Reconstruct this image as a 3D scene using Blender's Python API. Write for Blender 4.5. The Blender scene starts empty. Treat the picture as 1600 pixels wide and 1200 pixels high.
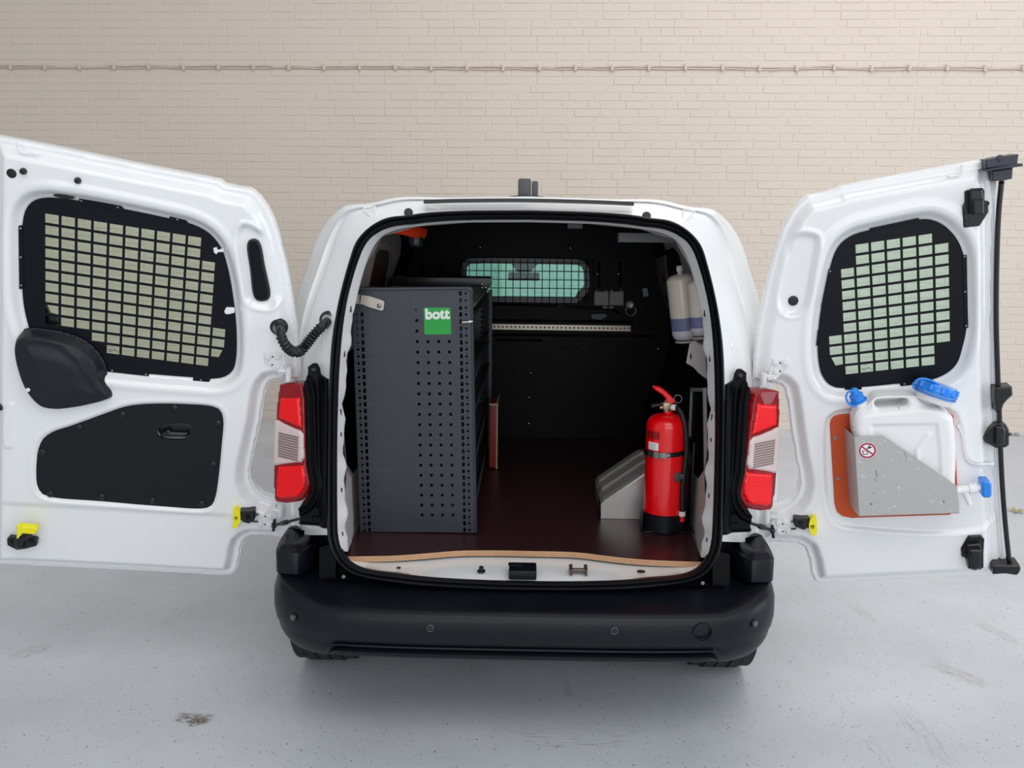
import bpy, bmesh, math, random
import numpy as np
from mathutils import Vector, Matrix
from mathutils.geometry import tessellate_polygon
random.seed(7)
scene = bpy.context.scene
COL = scene.collection

# ------------------------------------------------------------------ camera
FPX = 1350.0
CAM = Vector((0.0, 0.0, 1.60))
PITCH, YAW, ROLL = math.radians(9.67), math.radians(0.95), math.radians(0.62)
_f = Vector((-math.sin(YAW)*math.cos(PITCH), math.cos(YAW)*math.cos(PITCH), -math.sin(PITCH)))
_r0 = Vector((math.cos(YAW), math.sin(YAW), 0.0))
_u0 = _r0.cross(_f)
_r = _r0*math.cos(ROLL) + _u0*math.sin(ROLL)
_u = _u0*math.cos(ROLL) - _r0*math.sin(ROLL)
cam_data = bpy.data.cameras.new('camera')
cam = bpy.data.objects.new('camera', cam_data)
COL.objects.link(cam)
cam.matrix_world = Matrix(((_r.x, _u.x, -_f.x, CAM.x), (_r.y, _u.y, -_f.y, CAM.y), (_r.z, _u.z, -_f.z, CAM.z), (0, 0, 0, 1)))
cam_data.sensor_fit = 'HORIZONTAL'
cam_data.sensor_width = 36.0
cam_data.lens = FPX*36.0/1600.0
cam_data.clip_start, cam_data.clip_end = 0.05, 100
scene.camera = cam

# ------------------------------------------------------------------ light
scene.view_settings.view_transform = 'Standard'
scene.view_settings.look = 'None'
scene.view_settings.gamma = 1.0
scene.view_settings.use_curve_mapping = False
scene.view_settings.exposure = 0.0
world = bpy.data.worlds.new('hall_daylight')
scene.world = world
world.use_nodes = True
bg = world.node_tree.nodes['Background']
bg.inputs[0].default_value = (0.92, 0.955, 1.0, 1)
bg.inputs[1].default_value = 0.43

def area(name, loc, target, size, power, color):
    d = bpy.data.lights.new(name, 'AREA')
    d.shape = 'RECTANGLE'; d.size, d.size_y = size
    d.energy = power; d.color = color
    o = bpy.data.objects.new(name, d); COL.objects.link(o)
    o.location = loc
    o.rotation_euler = (Vector(target)-Vector(loc)).to_track_quat('-Z', 'Y').to_euler()
    return o
area('rear_fill_light', (0.6, -5.0, 2.5), (0.2, 3.0, 1.0), (7.0, 4.0), 170, (0.94, 0.97, 1.0))  # added fill light behind the camera, throws more light into the load space
area('roof_light_front', (1.2, -1.2, 5.6), (0.4, 3.2, 0.3), (6.0, 3.0), 132, (1.0, 0.985, 0.96))
area('roof_light_back', (2.2, 4.6, 5.6), (1.8, 5.4, 0.0), (6.0, 2.5), 88, (1.0, 0.93, 0.86))
area('open_gate_right', (7.5, 1.0, 2.6), (0.0, 4.5, 1.0), (5.0, 4.0), 170, (0.82, 0.91, 1.0))

# ------------------------------------------------------------------ pixel -> place
def ray(px, py):
    return (_r*(px-800.0) - _u*(py-600.0) + _f*FPX).normalized()
def on_plane(px, py, p0, n):
    d = ray(px, py)
    return CAM + d*((p0-CAM).dot(n)/d.dot(n))
def at_y(px, py, y): return on_plane(px, py, Vector((0, y, 0)), Vector((0, 1, 0)))
def at_z(px, py, z): return on_plane(px, py, Vector((0, 0, z)), Vector((0, 0, 1)))
def at_x(px, py, x): return on_plane(px, py, Vector((x, 0, 0)), Vector((1, 0, 0)))
LEAN = 0.17
RN = Vector((0, 1, -LEAN)).normalized()
def rear(px, py, off=0.0):                      # the van's leaning rear face, pushed forward by off
    return on_plane(px, py, Vector((0, 2.58+off, 0.55)), RN)
def mir(p): return Vector((-p.x, p.y, p.z))

# ------------------------------------------------------------------ materials
def lin(c):
    return tuple((v/12.92 if v <= 0.04045 else ((v+0.055)/1.055)**2.4) for v in (x/255.0 for x in c)) + (1.0,)
MATS = {}
def mat(name, rgb, rough=0.5, metal=0.0, noise=0.0, nscale=40, bump=0.0, coat=0.0, spec=None, wear=None):
    if name in MATS: return MATS[name]
    m = bpy.data.materials.new(name); m.use_nodes = True
    nt = m.node_tree; b = nt.nodes['Principled BSDF']
    c = lin(rgb)
    b.inputs['Base Color'].default_value = c
    b.inputs['Roughness'].default_value = rough
    b.inputs['Metallic'].default_value = metal
    if coat: b.inputs['Coat Weight'].default_value = coat; b.inputs['Coat Roughness'].default_value = 0.06
    if spec is not None: b.inputs['Specular IOR Level'].default_value = spec
    tc = nt.nodes.new('ShaderNodeTexCoord')
    nz = nt.nodes.new('ShaderNodeTexNoise'); nz.inputs['Scale'].default_value = nscale; nz.inputs['Detail'].default_value = 4
    nt.links.new(tc.outputs['Object'], nz.inputs['Vector'])
    rp = nt.nodes.new('ShaderNodeMapRange')
    k = max(noise, 0.02)
    rp.inputs['To Min'].default_value = 1-k; rp.inputs['To Max'].default_value = 1+k
    nt.links.new(nz.outputs['Fac'], rp.inputs['Value'])
    mx = nt.nodes.new('ShaderNodeMix'); mx.data_type = 'RGBA'; mx.blend_type = 'MULTIPLY'
    mx.inputs['Factor'].default_value = 1.0
    mx.inputs['A'].default_value = c
    nt.links.new(rp.outputs['Result'], mx.inputs['B'])
    out = mx.outputs['Result']
    if wear:
        wn = nt.nodes.new('ShaderNodeTexNoise'); wn.inputs['Scale'].default_value = wear[1]; wn.inputs['Detail'].default_value = 8; wn.inputs['Roughness'].default_value = 0.7
        nt.links.new(tc.outputs['Object'], wn.inputs['Vector'])
        wr = nt.nodes.new('ShaderNodeMapRange'); wr.inputs['From Min'].default_value = wear[2]; wr.inputs['From Max'].default_value = wear[2]+0.05
        nt.links.new(wn.outputs['Fac'], wr.inputs['Value'])
        m2 = nt.nodes.new('ShaderNodeMix'); m2.data_type = 'RGBA'
        nt.links.new(wr.outputs['Result'], m2.inputs['Factor']); nt.links.new(out, m2.inputs['A']); m2.inputs['B'].default_value = lin(wear[0])
        out = m2.outputs['Result']
    nt.links.new(out, b.inputs['Base Color'])
    if bump:
        bp = nt.nodes.new('ShaderNodeBump'); bp.inputs['Strength'].default_value = bump; bp.inputs['Distance'].default_value = 0.002
        nt.links.new(nz.outputs['Fac'], bp.inputs['Height']); nt.links.new(bp.outputs['Normal'], b.inputs['Normal'])
    MATS[name] = m
    return m
def glass(name, rgb, gloss=0.06):
    m = bpy.data.materials.new(name); m.use_nodes = True
    nt = m.node_tree; nt.nodes.clear()
    o = nt.nodes.new('ShaderNodeOutputMaterial'); t = nt.nodes.new('ShaderNodeBsdfTransparent'); g = nt.nodes.new('ShaderNodeBsdfGlossy')
    x = nt.nodes.new('ShaderNodeMixShader'); t.inputs[0].default_value = lin(rgb); g.inputs['Roughness'].default_value = 0.03
    x.inputs[0].default_value = gloss
    nt.links.new(t.outputs[0], x.inputs[1]); nt.links.new(g.outputs[0], x.inputs[2]); nt.links.new(x.outputs[0], o.inputs[0])
    return m
def lens(name, rgb, rough=0.12, trans=0.5):
    m = mat(name, rgb, rough, coat=0.25, spec=0.35)
    b = m.node_tree.nodes['Principled BSDF']
    b.inputs['Transmission Weight'].default_value = trans
    return m

WHITE = mat('white_car_paint', (238, 239, 240), 0.22, coat=0.7, noise=0.01, nscale=3)
WHITE_IN = mat('white_primer_paint', (240, 239, 238), 0.38, noise=0.02, nscale=9)
BLACKPL = mat('black_grained_plastic', (11, 14, 23), 0.40, spec=0.32, noise=0.08, nscale=300, bump=0.12, wear=((84, 86, 92), 70, 0.76))
BLACKSM = mat('black_smooth_plastic', (12, 13, 17), 0.32, noise=0.05)
TRIMB = mat('matt_black_trim', (8, 9, 13), 0.45, spec=0.10, noise=0.05)
RUBBER = mat('black_rubber', (13, 14, 18), 0.40, noise=0.06)
GUARD = mat('black_powder_coated_steel', (8, 11, 20), 0.42, spec=0.2, noise=0.05, nscale=120)
LINER = mat('black_load_liner', (5, 5, 7), 0.55, spec=0.3, noise=0.1, nscale=80, bump=0.1)
PARTM = mat('dark_partition_plastic', (4, 4, 5), 0.5, spec=0.16, noise=0.1, nscale=60, bump=0.15)
RACK = mat('slate_grey_powder_coat', (43, 47, 57), 0.42, noise=0.05, nscale=150, bump=0.05, wear=((120, 122, 128), 22, 0.78))
RACKD = mat('dark_rack_tray', (72, 74, 78), 0.45, noise=0.05)
ALU = mat('brushed_aluminium', (186, 180, 178), 0.34, metal=0.6, noise=0.08, nscale=60, bump=0.1)
ALU2 = mat('worn_aluminium_plate', (186, 185, 183), 0.4, metal=0.35, noise=0.06, nscale=70, bump=0.15, wear=((226, 226, 224), 60, 0.61))
ZINC = mat('zinc_plated_steel', (176, 168, 158), 0.4, metal=0.7, noise=0.08, nscale=60)
SCREW = mat('steel_screw', (150, 150, 150), 0.3, metal=1.0)
BRASS = mat('dull_valve_metal', (170, 150, 130), 0.35, metal=0.9)
RED = mat('red_enamel', (242, 0, 12), 0.25, coat=0.5, noise=0.02)
REDBOX = mat('dull_red_metal', (130, 32, 22), 0.5, noise=0.06)
ORANGE = mat('orange_fabric', (250, 66, 14), 0.7, noise=0.08, nscale=60)
BOARD = mat('orange_brown_plywood', (196, 72, 8), 0.5, noise=0.12, nscale=14)
BROWNB = mat('dark_brown_board', (74, 36, 30), 0.55, noise=0.1, nscale=10)
BLUE = mat('blue_plastic', (20, 132, 232), 0.3, coat=0.3, noise=0.03)
CAN = mat('milky_white_plastic', (240, 239, 240), 0.4, noise=0.015, nscale=8)
CAN.node_tree.nodes['Principled BSDF'].inputs['Subsurface Weight'].default_value = 0.15
CAN.node_tree.nodes['Principled BSDF'].inputs['Subsurface Radius'].default_value = (0.02, 0.02, 0.02)
YELLOW = mat('yellow_plastic', (246, 236, 20), 0.4)
GREEN = mat('green_sticker', (0, 148, 50), 0.4)
LETTER = mat('pale_grey_print', (214, 224, 216), 0.5)
STICKW = mat('white_sticker', (236, 236, 236), 0.45)
MAROON = mat('maroon_print', (176, 16, 62), 0.45)
INK = mat('black_ink', (16, 16, 18), 0.5)
BOTTLE = mat('cream_bottle_plastic', (250, 238, 222), 0.28, coat=0.4, noise=0.02)
BAND = mat('violet_blue_label', (128, 130, 172), 0.4, noise=0.05)
GREYBOX = mat('grey_box_plastic', (150, 147, 144), 0.5, noise=0.04)
GREYM = mat('grey_painted_steel', (128, 128, 130), 0.45)
LENSR = lens('red_lamp_lens', (140, 6, 20), 0.1, 0.0)
LENSB = lens('bright_red_reflector', (246, 0, 14), 0.22, 0.0)
LENSC = mat('clear_lamp_lens', (214, 194, 192), 0.15, coat=0.6)
LAMPIN = mat('lamp_grille', (138, 118, 112), 0.3, metal=0.3)
DGLASS = glass('tinted_door_glass', (234, 250, 232), 0.05)
DGLASS2 = glass('tinted_door_glass_cool', (214, 244, 234), 0.05)
WGLASS = glass('green_cab_glass', (212, 246, 242), 0.03)
TYRE = mat('tyre_rubber', (40, 39, 40), 0.75, noise=0.15, nscale=80)
RIM = mat('wheel_steel', (120, 122, 126), 0.4, metal=0.8)
PLYE = mat('plywood_edge', (198, 154, 118), 0.65, noise=0.15, nscale=50, wear=((112, 70, 40), 30, 0.64))

# plywood top: dark red-brown phenolic film with scuffs
def ply_top():
    m = mat('phenolic_plywood_film', (50, 25, 29), 0.34, noise=0.15, nscale=120, bump=0.25, wear=((130, 112, 108), 26, 0.70))
    return m
PLYT = ply_top()

# ------------------------------------------------------------------ object helpers
INV = {}
def link(o, parent=None):
    COL.objects.link(o)
    if parent is not None:
        o.parent = parent
        o.matrix_parent_inverse = INV.get(parent.name, Matrix.Identity(4))
    return o
def thing(name, label, cat, loc=(0, 0, 0), group=None):
    o = bpy.data.objects.new(name, None); COL.objects.link(o)
    o.empty_display_size = 0.1
    o.location = loc
    o['label'] = label; o['category'] = cat
    if group: o['group'] = group
    INV[o.name] = Matrix.Translation(Vector(loc)).inverted()
    return o
def mesh(name, verts, faces, m, parent=None, smooth=False, label=None, kind=None, mats=None, midx=None, weld=False):
    me = bpy.data.meshes.new(name)
    me.from_pydata([tuple(v) for v in verts], [], [tuple(int(i) for i in f) for f in faces])
    for mm in (mats or [m]): me.materials.append(mm)
    if midx is not None: me.polygons.foreach_set('material_index', midx)
    bm = bmesh.new(); bm.from_mesh(me)
    loose = [q for q in bm.verts if not q.link_faces]
    if loose: bmesh.ops.delete(bm, geom=loose, context='VERTS')
    if weld: bmesh.ops.remove_doubles(bm, verts=bm.verts, dist=1e-5)
    bmesh.ops.recalc_face_normals(bm, faces=bm.faces)
    bm.to_mesh(me); bm.free()
    if smooth is not False:
        me.polygons.foreach_set('use_smooth', [True]*len(me.polygons))
        if smooth is not True: me.set_sharp_from_angle(angle=math.radians(smooth))
    me.update()
    o = bpy.data.objects.new(name, me)
    if label: o['label'] = label
    if kind: o['kind'] = kind
    return link(o, parent)
def tag(o, label, cat, group=None):
    o['label'] = label; o['category'] = cat
    if group: o['group'] = group
    return o

class MB:                                        # collects pieces of ONE part
    def __init__(s): s.v = []; s.f = []; s.m = []
    def add(s, v, f, mi=0):
        n = len(s.v); s.v += [Vector(p) for p in v]; s.f += [tuple(i+n for i in q) for q in f]; s.m += [mi]*len(f); return s
    def box(s, c, size, rot=None, ch=0.0, mi=0):
        hx, hy, hz = (x/2 for x in size)
        if ch <= 0:
            v = [Vector((x, y, z)) for x in (-hx, hx) for y in (-hy, hy) for z in (-hz, hz)]
            f = [(0, 1, 3, 2), (4, 6, 7, 5), (0, 4, 5, 1), (2, 3, 7, 6), (0, 2, 6, 4), (1, 5, 7, 3)]
        else:
            bm = bmesh.new(); bmesh.ops.create_cube(bm, size=1.0)
            for q in bm.verts: q.co = Vector((q.co.x*2*hx, q.co.y*2*hy, q.co.z*2*hz))
            bmesh.ops.bevel(bm, geom=list(bm.edges), offset=min(ch, 0.45*min(size)), segments=2, affect='EDGES', profile=0.6)
            bm.verts.index_update()
            v = [q.co.copy() for q in bm.verts]; f = [tuple(q.index for q in p.verts) for p in bm.faces]; bm.free()
        if rot is not None: v = [rot @ p for p in v]
        return s.add([p+Vector(c) for p in v], f, mi)
    def tube(s, pts, r, n=10, caps=True, mi=0):
        pts = [Vector(p) for p in pts]; N = len(pts)
        rs = r if isinstance(r, (list, tuple)) else [r]*N
        v, f = [], []
        up = None
        for i, p in enumerate(pts):
            t = (pts[min(i+1, N-1)]-pts[max(i-1, 0)]).normalized()
            if up is None: up = t.orthogonal().normalized()
            up = (up - t*up.dot(t)).normalized(); w = t.cross(up)
            for k in range(n):
                a = 2*math.pi*k/n
                v.append(p + (up*math.cos(a)+w*math.sin(a))*rs[i])
        for i in range(N-1):
            for k in range(n):
                f.append((i*n+k, i*n+(k+1) % n, (i+1)*n+(k+1) % n, (i+1)*n+k))
        if caps: f.append(tuple(range(n))[::-1]); f.append(tuple(range((N-1)*n, N*n)))
        return s.add(v, f, mi)
    def cyl(s, a, b, r, n=20, mi=0, r2=None): return s.tube([a, b], [r, r if r2 is None else r2], n, True, mi)
    def lathe(s, prof, c, axis=(0, 0, 1), n=32, mi=0):
        ax = Vector(axis).normalized(); e1 = ax.orthogonal().normalized(); e2 = ax.cross(e1); c = Vector(c)
        v, f = [], []
        for r, h in prof:
            for k in range(n):
                a = 2*math.pi*k/n
                v.append(c + ax*h + (e1*math.cos(a)+e2*math.sin(a))*max(r, 1e-4))
        for i in range(len(prof)-1):
            for k in range(n):
                f.append((i*n+k, i*n+(k+1) % n, (i+1)*n+(k+1) % n, (i+1)*n+k))
        return s.add(v, f, mi)
    def done(s, name, m, parent=None, smooth=35, label=None, kind=None):
        ms = m if isinstance(m, (list, tuple)) else [m]
        return mesh(name, s.v, s.f, ms[0], parent, smooth, label, kind, mats=ms, midx=s.m)

def spline(pts, n, closed=False):                # Catmull-Rom through 2D/3D points, even arc-length samples
    P = np.array([tuple(p) for p in pts], float); N = len(P)
    segs = N if closed else N-1
    out = []
    for i in range(segs):
        if closed: p0, p1, p2, p3 = P[(i-1) % N], P[i], P[(i+1) % N], P[(i+2) % N]
        else: p0, p1, p2, p3 = P[max(i-1, 0)], P[i], P[i+1], P[min(i+2, N-1)]
        # centripetal parameterisation keeps corners tidy
        d = [max(np.linalg.norm(b-a), 1e-9)**0.5 for a, b in ((p0, p1), (p1, p2), (p2, p3))]
        m1 = (p2-p1) if np.allclose(p0, p1) else d[1]*((p1-p0)/d[0]-(p2-p0)/(d[0]+d[1])+(p2-p1)/d[1])
        m2 = (p2-p1) if np.allclose(p2, p3) else d[1]*((p2-p1)/d[1]-(p3-p1)/(d[1]+d[2])+(p3-p2)/d[2])
        for t in np.linspace(0, 1, 12, endpoint=False):
            t2, t3 = t*t, t*t*t
            out.append((2*t3-3*t2+1)*p1+(t3-2*t2+t)*m1+(-2*t3+3*t2)*p2+(t3-t2)*m2)
    if closed: out.append(P[0])
    else: out.append(P[-1])
    out = np.array(out)
    s = np.concatenate([[0], np.cumsum(np.linalg.norm(np.diff(out, axis=0), axis=1))])
    q = np.linspace(0, s[-1], n+1 if closed else n)
    if closed: q = q[:-1]
    return np.stack([np.interp(q, s, out[:, k]) for k in range(P.shape[1])], 1)
def dense(pts, k=6):                             # same spline, k samples per input span (keeps matched points matched)
    P = [tuple(p) for p in pts]
    return [tuple(a) for a in _dense(P, k)]
def _dense(P, k):
    P = np.array(P, float); N = len(P); out = []
    for i in range(N-1):
        p0, p1, p2, p3 = P[max(i-1, 0)], P[i], P[i+1], P[min(i+2, N-1)]
        d = [max(np.linalg.norm(b-a), 1e-9)**0.5 for a, b in ((p0, p1), (p1, p2), (p2, p3))]
        m1 = (p2-p1) if i == 0 else d[1]*((p1-p0)/d[0]-(p2-p0)/(d[0]+d[1])+(p2-p1)/d[1])
        m2 = (p2-p1) if i == N-2 else d[1]*((p2-p1)/d[1]-(p3-p1)/(d[1]+d[2])+(p3-p2)/d[2])
        for t in np.linspace(0, 1, k, endpoint=False):
            t2, t3 = t*t, t*t*t
            out.append((2*t3-3*t2+1)*p1+(t3-2*t2+t)*m1+(-2*t3+3*t2)*p2+(t3-t2)*m2)
    out.append(P[-1]); return out
def bridge(rows, closed=False):                  # rows: equal-length lists of points
    n = len(rows[0]); v = [p for r in rows for p in r]; f = []
    for i in range(len(rows)-1):
        for k in range(n if closed else n-1):
            f.append((i*n+k, i*n+(k+1) % n, (i+1)*n+(k+1) % n, (i+1)*n+k))
    return v, f

class Frame:                                     # a plane with 2D coordinates and a normal towards the viewer
    def __init__(s, o, e1, e2, n): s.o, s.e1, s.e2, s.n = o, e1, e2, n
    def p(s, a, h=0.0): return s.o + s.e1*float(a[0]) + s.e2*float(a[1]) + s.n*float(h)
    def px(s, x, y, h=0.0):
        q = on_plane(x, y, s.o+s.n*h, s.n) - s.o
        return (q.dot(s.e1), q.dot(s.e2))
    def pts(s, L, h=0.0): return [s.px(x, y, h) for x, y in L]
def area2(L): return 0.5*sum(L[i][0]*L[(i+1) % len(L)][1]-L[(i+1) % len(L)][0]*L[i][1] for i in range(len(L)))
def inset(L, d):                                 # shrink a 2D loop by d along its vertex normals
    L = [tuple(p) for p in L]
    sgn = 1 if area2(L) > 0 else -1
    out = []
    for i in range(len(L)):
        a, b, c = np.array(L[i-1]), np.array(L[i]), np.array(L[(i+1) % len(L)])
        t1 = (b-a)/max(np.linalg.norm(b-a), 1e-9); t2 = (c-b)/max(np.linalg.norm(c-b), 1e-9)
        n1 = np.array((-t1[1], t1[0])); n2 = np.array((-t2[1], t2[0])); nn = n1+n2
        l = np.linalg.norm(nn)
        nn = nn/l if l > 1e-6 else n1
        out.append(tuple(b + nn*sgn*d/max(0.5, float(nn.dot(n1)))))
    return out
def plate(mb, fr, outer, holes=(), h0=0.0, h1=0.002, ch=0.0, mi=0):
    """solid sheet in frame fr between heights h0 (back) and h1 (front), optional chamfered rim"""
    loops = [list(outer)]+[list(h) for h in holes]
    front = [inset(loops[0], ch) if ch else loops[0]]+loops[1:]
    flat = [p for l in front for p in l]
    tris = tessellate_polygon([[Vector((p[0], p[1], 0)) for p in l] for l in front])
    v = [fr.p(p, h1) for p in flat]; f = [tuple(t) for t in tris]
    n0 = len(v)
    v += [fr.p(p, h0) for l in loops for p in l]
    f += [tuple(i+n0 for i in t)[::-1] for t in tris]
    if ch:
        n2 = len(v); v += [fr.p(p, h1-ch) for p in loops[0]]
    k = 0
    for li, l in enumerate(loops):
        m = len(l)
        for i in range(m):
            a, b = k+i, k+(i+1) % m
            if li == 0 and ch:
                ca, cb = n2+i, n2+(i+1) % m
                f.append((a, b, cb, ca)); f.append((ca, cb, n0+b, n0+a))
            else: f.append((a, b, n0+b, n0+a))
        k += m
    return mb.add(v, f, mi)
def sdf(P, loop):
    """signed distance of points P (n,2) to loop, positive inside, and nearest boundary points"""
    L = np.array(loop, float); A = L; B = np.roll(L, -1, 0)
    best = np.full(len(P), 1e9); near = np.zeros_like(P); inside = np.zeros(len(P), bool)
    for a, b in zip(A, B):
        ab = b-a; t = np.clip(((P-a)@ab)/max(ab@ab, 1e-12), 0, 1)
        q = a+t[:, None]*ab; d = np.linalg.norm(P-q, axis=1)
        k = d < best; best[k] = d[k]; near[k] = q[k]
        if a[1] != b[1]:
            c = ((a[1] > P[:, 1]) != (b[1] > P[:, 1])) & (P[:, 0] < (b[0]-a[0])*(P[:, 1]-a[1])/(b[1]-a[1])+a[0])
            inside ^= c
    return np.where(inside, best, -best), near
def ss(a, b, x):
    t = np.clip((x-a)/(b-a), 0, 1); return t*t*(3-2*t)
def relief(name, fr, outer, holes, res, hfun, m, parent, smooth=True, label=None):
    O = np.array(outer, float); lo, hi = O.min(0)-res, O.max(0)+res
    nx, ny = int((hi[0]-lo[0])/res)+1, int((hi[1]-lo[1])/res)+1
    X, Y = np.meshgrid(lo[0]+np.arange(nx)*res, lo[1]+np.arange(ny)*res)
    P = np.stack([X.ravel(), Y.ravel()], 1)
    d, near = sdf(P, outer)
    for h in holes:
        dh, nh = sdf(P, h)
        k = -dh < d; d = np.where(k, -dh, d); near = np.where(k[:, None], nh, near)
    ins = d > 0
    idx = np.arange(nx*ny).reshape(ny, nx)
    Q = np.stack([idx[:-1, :-1], idx[:-1, 1:], idx[1:, 1:], idx[1:, :-1]], -1).reshape(-1, 4)
    Q = Q[ins[Q].any(1)]
    used = np.unique(Q)
    snap = (~ins) | (d < res*0.3)
    P2 = np.where(snap[:, None], near, P)
    ren = -np.ones(nx*ny, int); ren[used] = np.arange(len(used))
    H = hfun(P2[used])
    v = [fr.p(p, h) for p, h in zip(P2[used], H)]
    return mesh(name, v, ren[Q], m, parent, smooth, label)
def rect(x0, y0, x1, y1): return [(x0, y0), (x1, y0), (x1, y1), (x0, y1)]
def circ(c, r, n=16): return [(c[0]+r*math.cos(2*math.pi*k/n), c[1]+r*math.sin(2*math.pi*k/n)) for k in range(n)]
def disc(mb, fr, c, r, h0, h1, n=16, ch=0.0, mi=0): return plate(mb, fr, circ(c, r, n), (), h0, h1, ch, mi)
# ------------------------------------------------------------------ floor
def floor_mat(marks):
    m = bpy.data.materials.new('painted_concrete_floor'); m.use_nodes = True
    nt = m.node_tree; b = nt.nodes['Principled BSDF']; N = nt.nodes.new; Lk = nt.links.new
    tc = N('ShaderNodeTexCoord')
    def noise(scale, detail=4, rough=0.6, vec=None):
        n = N('ShaderNodeTexNoise'); n.inputs['Scale'].default_value = scale; n.inputs['Detail'].default_value = detail; n.inputs['Roughness'].default_value = rough
        Lk(vec or tc.outputs['Object'], n.inputs['Vector']); return n.outputs['Fac']
    def rng(x, a, c, lo=0.0, hi=1.0):
        r = N('ShaderNodeMapRange'); r.inputs['From Min'].default_value = a; r.inputs['From Max'].default_value = c
        r.inputs['To Min'].default_value = lo; r.inputs['To Max'].default_value = hi; Lk(x, r.inputs['Value']); return r.outputs['Result']
    def op(o, x, y=None, v=0.0):
        q = N('ShaderNodeMath'); q.operation = o; Lk(x, q.inputs[0])
        if y is not None: Lk(y, q.inputs[1])
        else: q.inputs[1].default_value = v
        return q.outputs[0]
    def mix(f, a, c, blend='MIX'):
        x = N('ShaderNodeMix'); x.data_type = 'RGBA'; x.blend_type = blend
        Lk(f, x.inputs['Factor'])
        for s, val in (('A', a), ('B', c)):
            if isinstance(val, tuple): x.inputs[s].default_value = val
            else: Lk(val, x.inputs[s])
        return x.outputs['Result']
    col = mix(rng(noise(1.3, 5), 0.3, 0.7), lin((194, 198, 204)), lin((212, 216, 223)))
    col = mix(rng(noise(9, 6, 0.7), 0.55, 0.8, 0, 0.35), col, lin((190, 189, 189)))
    dots = None
    for sc, rad, keep in ((18, 0.058, 0.6), (40, 0.085, 0.6), (8, 0.03, 0.6), (27, 0.058, 0.55), (60, 0.11, 0.5)):
        vo = N('ShaderNodeTexVoronoi'); vo.inputs['Scale'].default_value = sc; Lk(tc.outputs['Object'], vo.inputs['Vector'])
        sp = N('ShaderNodeSeparateColor'); Lk(vo.outputs['Color'], sp.inputs[0])
        d = op('MULTIPLY', op('LESS_THAN', vo.outputs['Distance'], v=rad), op('LESS_THAN', sp.outputs[0], v=keep))
        dots = d if dots is None else op('MAXIMUM', dots, d)
    col = mix(op('MULTIPLY', dots, v=0.9), col, lin((50, 48, 48)))
    for (cx, cy, sx, sy, ang, rgb, st, th) in marks:
        mp = N('ShaderNodeMapping'); mp.vector_type = 'TEXTURE'
        mp.inputs['Location'].default_value = (cx, cy, 0); mp.inputs['Rotation'].default_value = (0, 0, ang); mp.inputs['Scale'].default_value = (sx, sy, 1)
        Lk(tc.outputs['Object'], mp.inputs['Vector'])
        sx_ = N('ShaderNodeSeparateXYZ'); Lk(mp.outputs[0], sx_.inputs[0])
        ax = rng(op('ABSOLUTE', sx_.outputs[0]), 1.0, 0.5); ay = rng(op('ABSOLUTE', sx_.outputs[1]), 1.0, 0.55)
        m2 = N('ShaderNodeMapping'); m2.inputs['Scale'].default_value = (1.2, st, 1); Lk(mp.outputs[0], m2.inputs['Vector'])
        n = noise(1.6, 6, 0.65, m2.outputs[0])
        f = op('MULTIPLY', op('MULTIPLY', ax, ay), rng(n, th, th+0.1))
        col = mix(f, col, lin(rgb))
    Lk(col, b.inputs['Base Color'])
    Lk(rng(noise(22, 5), 0.3, 0.7, 0.34, 0.5), b.inputs['Roughness'])
    bp = N('ShaderNodeBump'); bp.inputs['Strength'].default_value = 0.12; bp.inputs['Distance'].default_value = 0.002
    Lk(noise(60, 3), bp.inputs['Height']); Lk(bp.outputs[0], b.inputs['Normal'])
    return m
def fmark(x0, y0, x1, y1, w, rgb, st, th):
    a, c = at_z(x0, y0, 0), at_z(x1, y1, 0); mid = (a+c)/2; d = c-a
    return (mid.x, mid.y, d.length/2, w, math.atan2(d.y, d.x), rgb, st, th)
MARKS = [fmark(1446, 1032, 1550, 1075, 0.05, (160, 150, 146), 9, 0.49),
         fmark(1396, 1092, 1500, 1215, 0.05, (166, 158, 156), 9, 0.52),
         fmark(1350, 1145, 1400, 1215, 0.03, (170, 164, 162), 8, 0.52),
         fmark(270, 1120, 335, 1124, 0.034, (92, 80, 54), 3, 0.44),
         fmark(290, 1132, 326, 1124, 0.028, (84, 72, 50), 3, 0.43),
         fmark(10, 1030, 80, 1008, 0.05, (158, 152, 146), 6, 0.5),
         fmark(1518, 968, 1600, 1010, 0.04, (160, 150, 146), 8, 0.5),
         fmark(1330, 945, 1372, 975, 0.03, (172, 166, 160), 8, 0.5),
         fmark(780, 1150, 1000, 1158, 0.06, (168, 168, 172), 5, 0.52),
         fmark(880, 1060, 892, 1090, 0.02, (128, 124, 118), 3, 0.5)]
fl = mesh('floor', [(-9, -3, 0), (9, -3, 0), (9, 9, 0), (-9, 9, 0)], [(0, 1, 2, 3)], floor_mat(MARKS))
fl['kind'] = 'structure'

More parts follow.
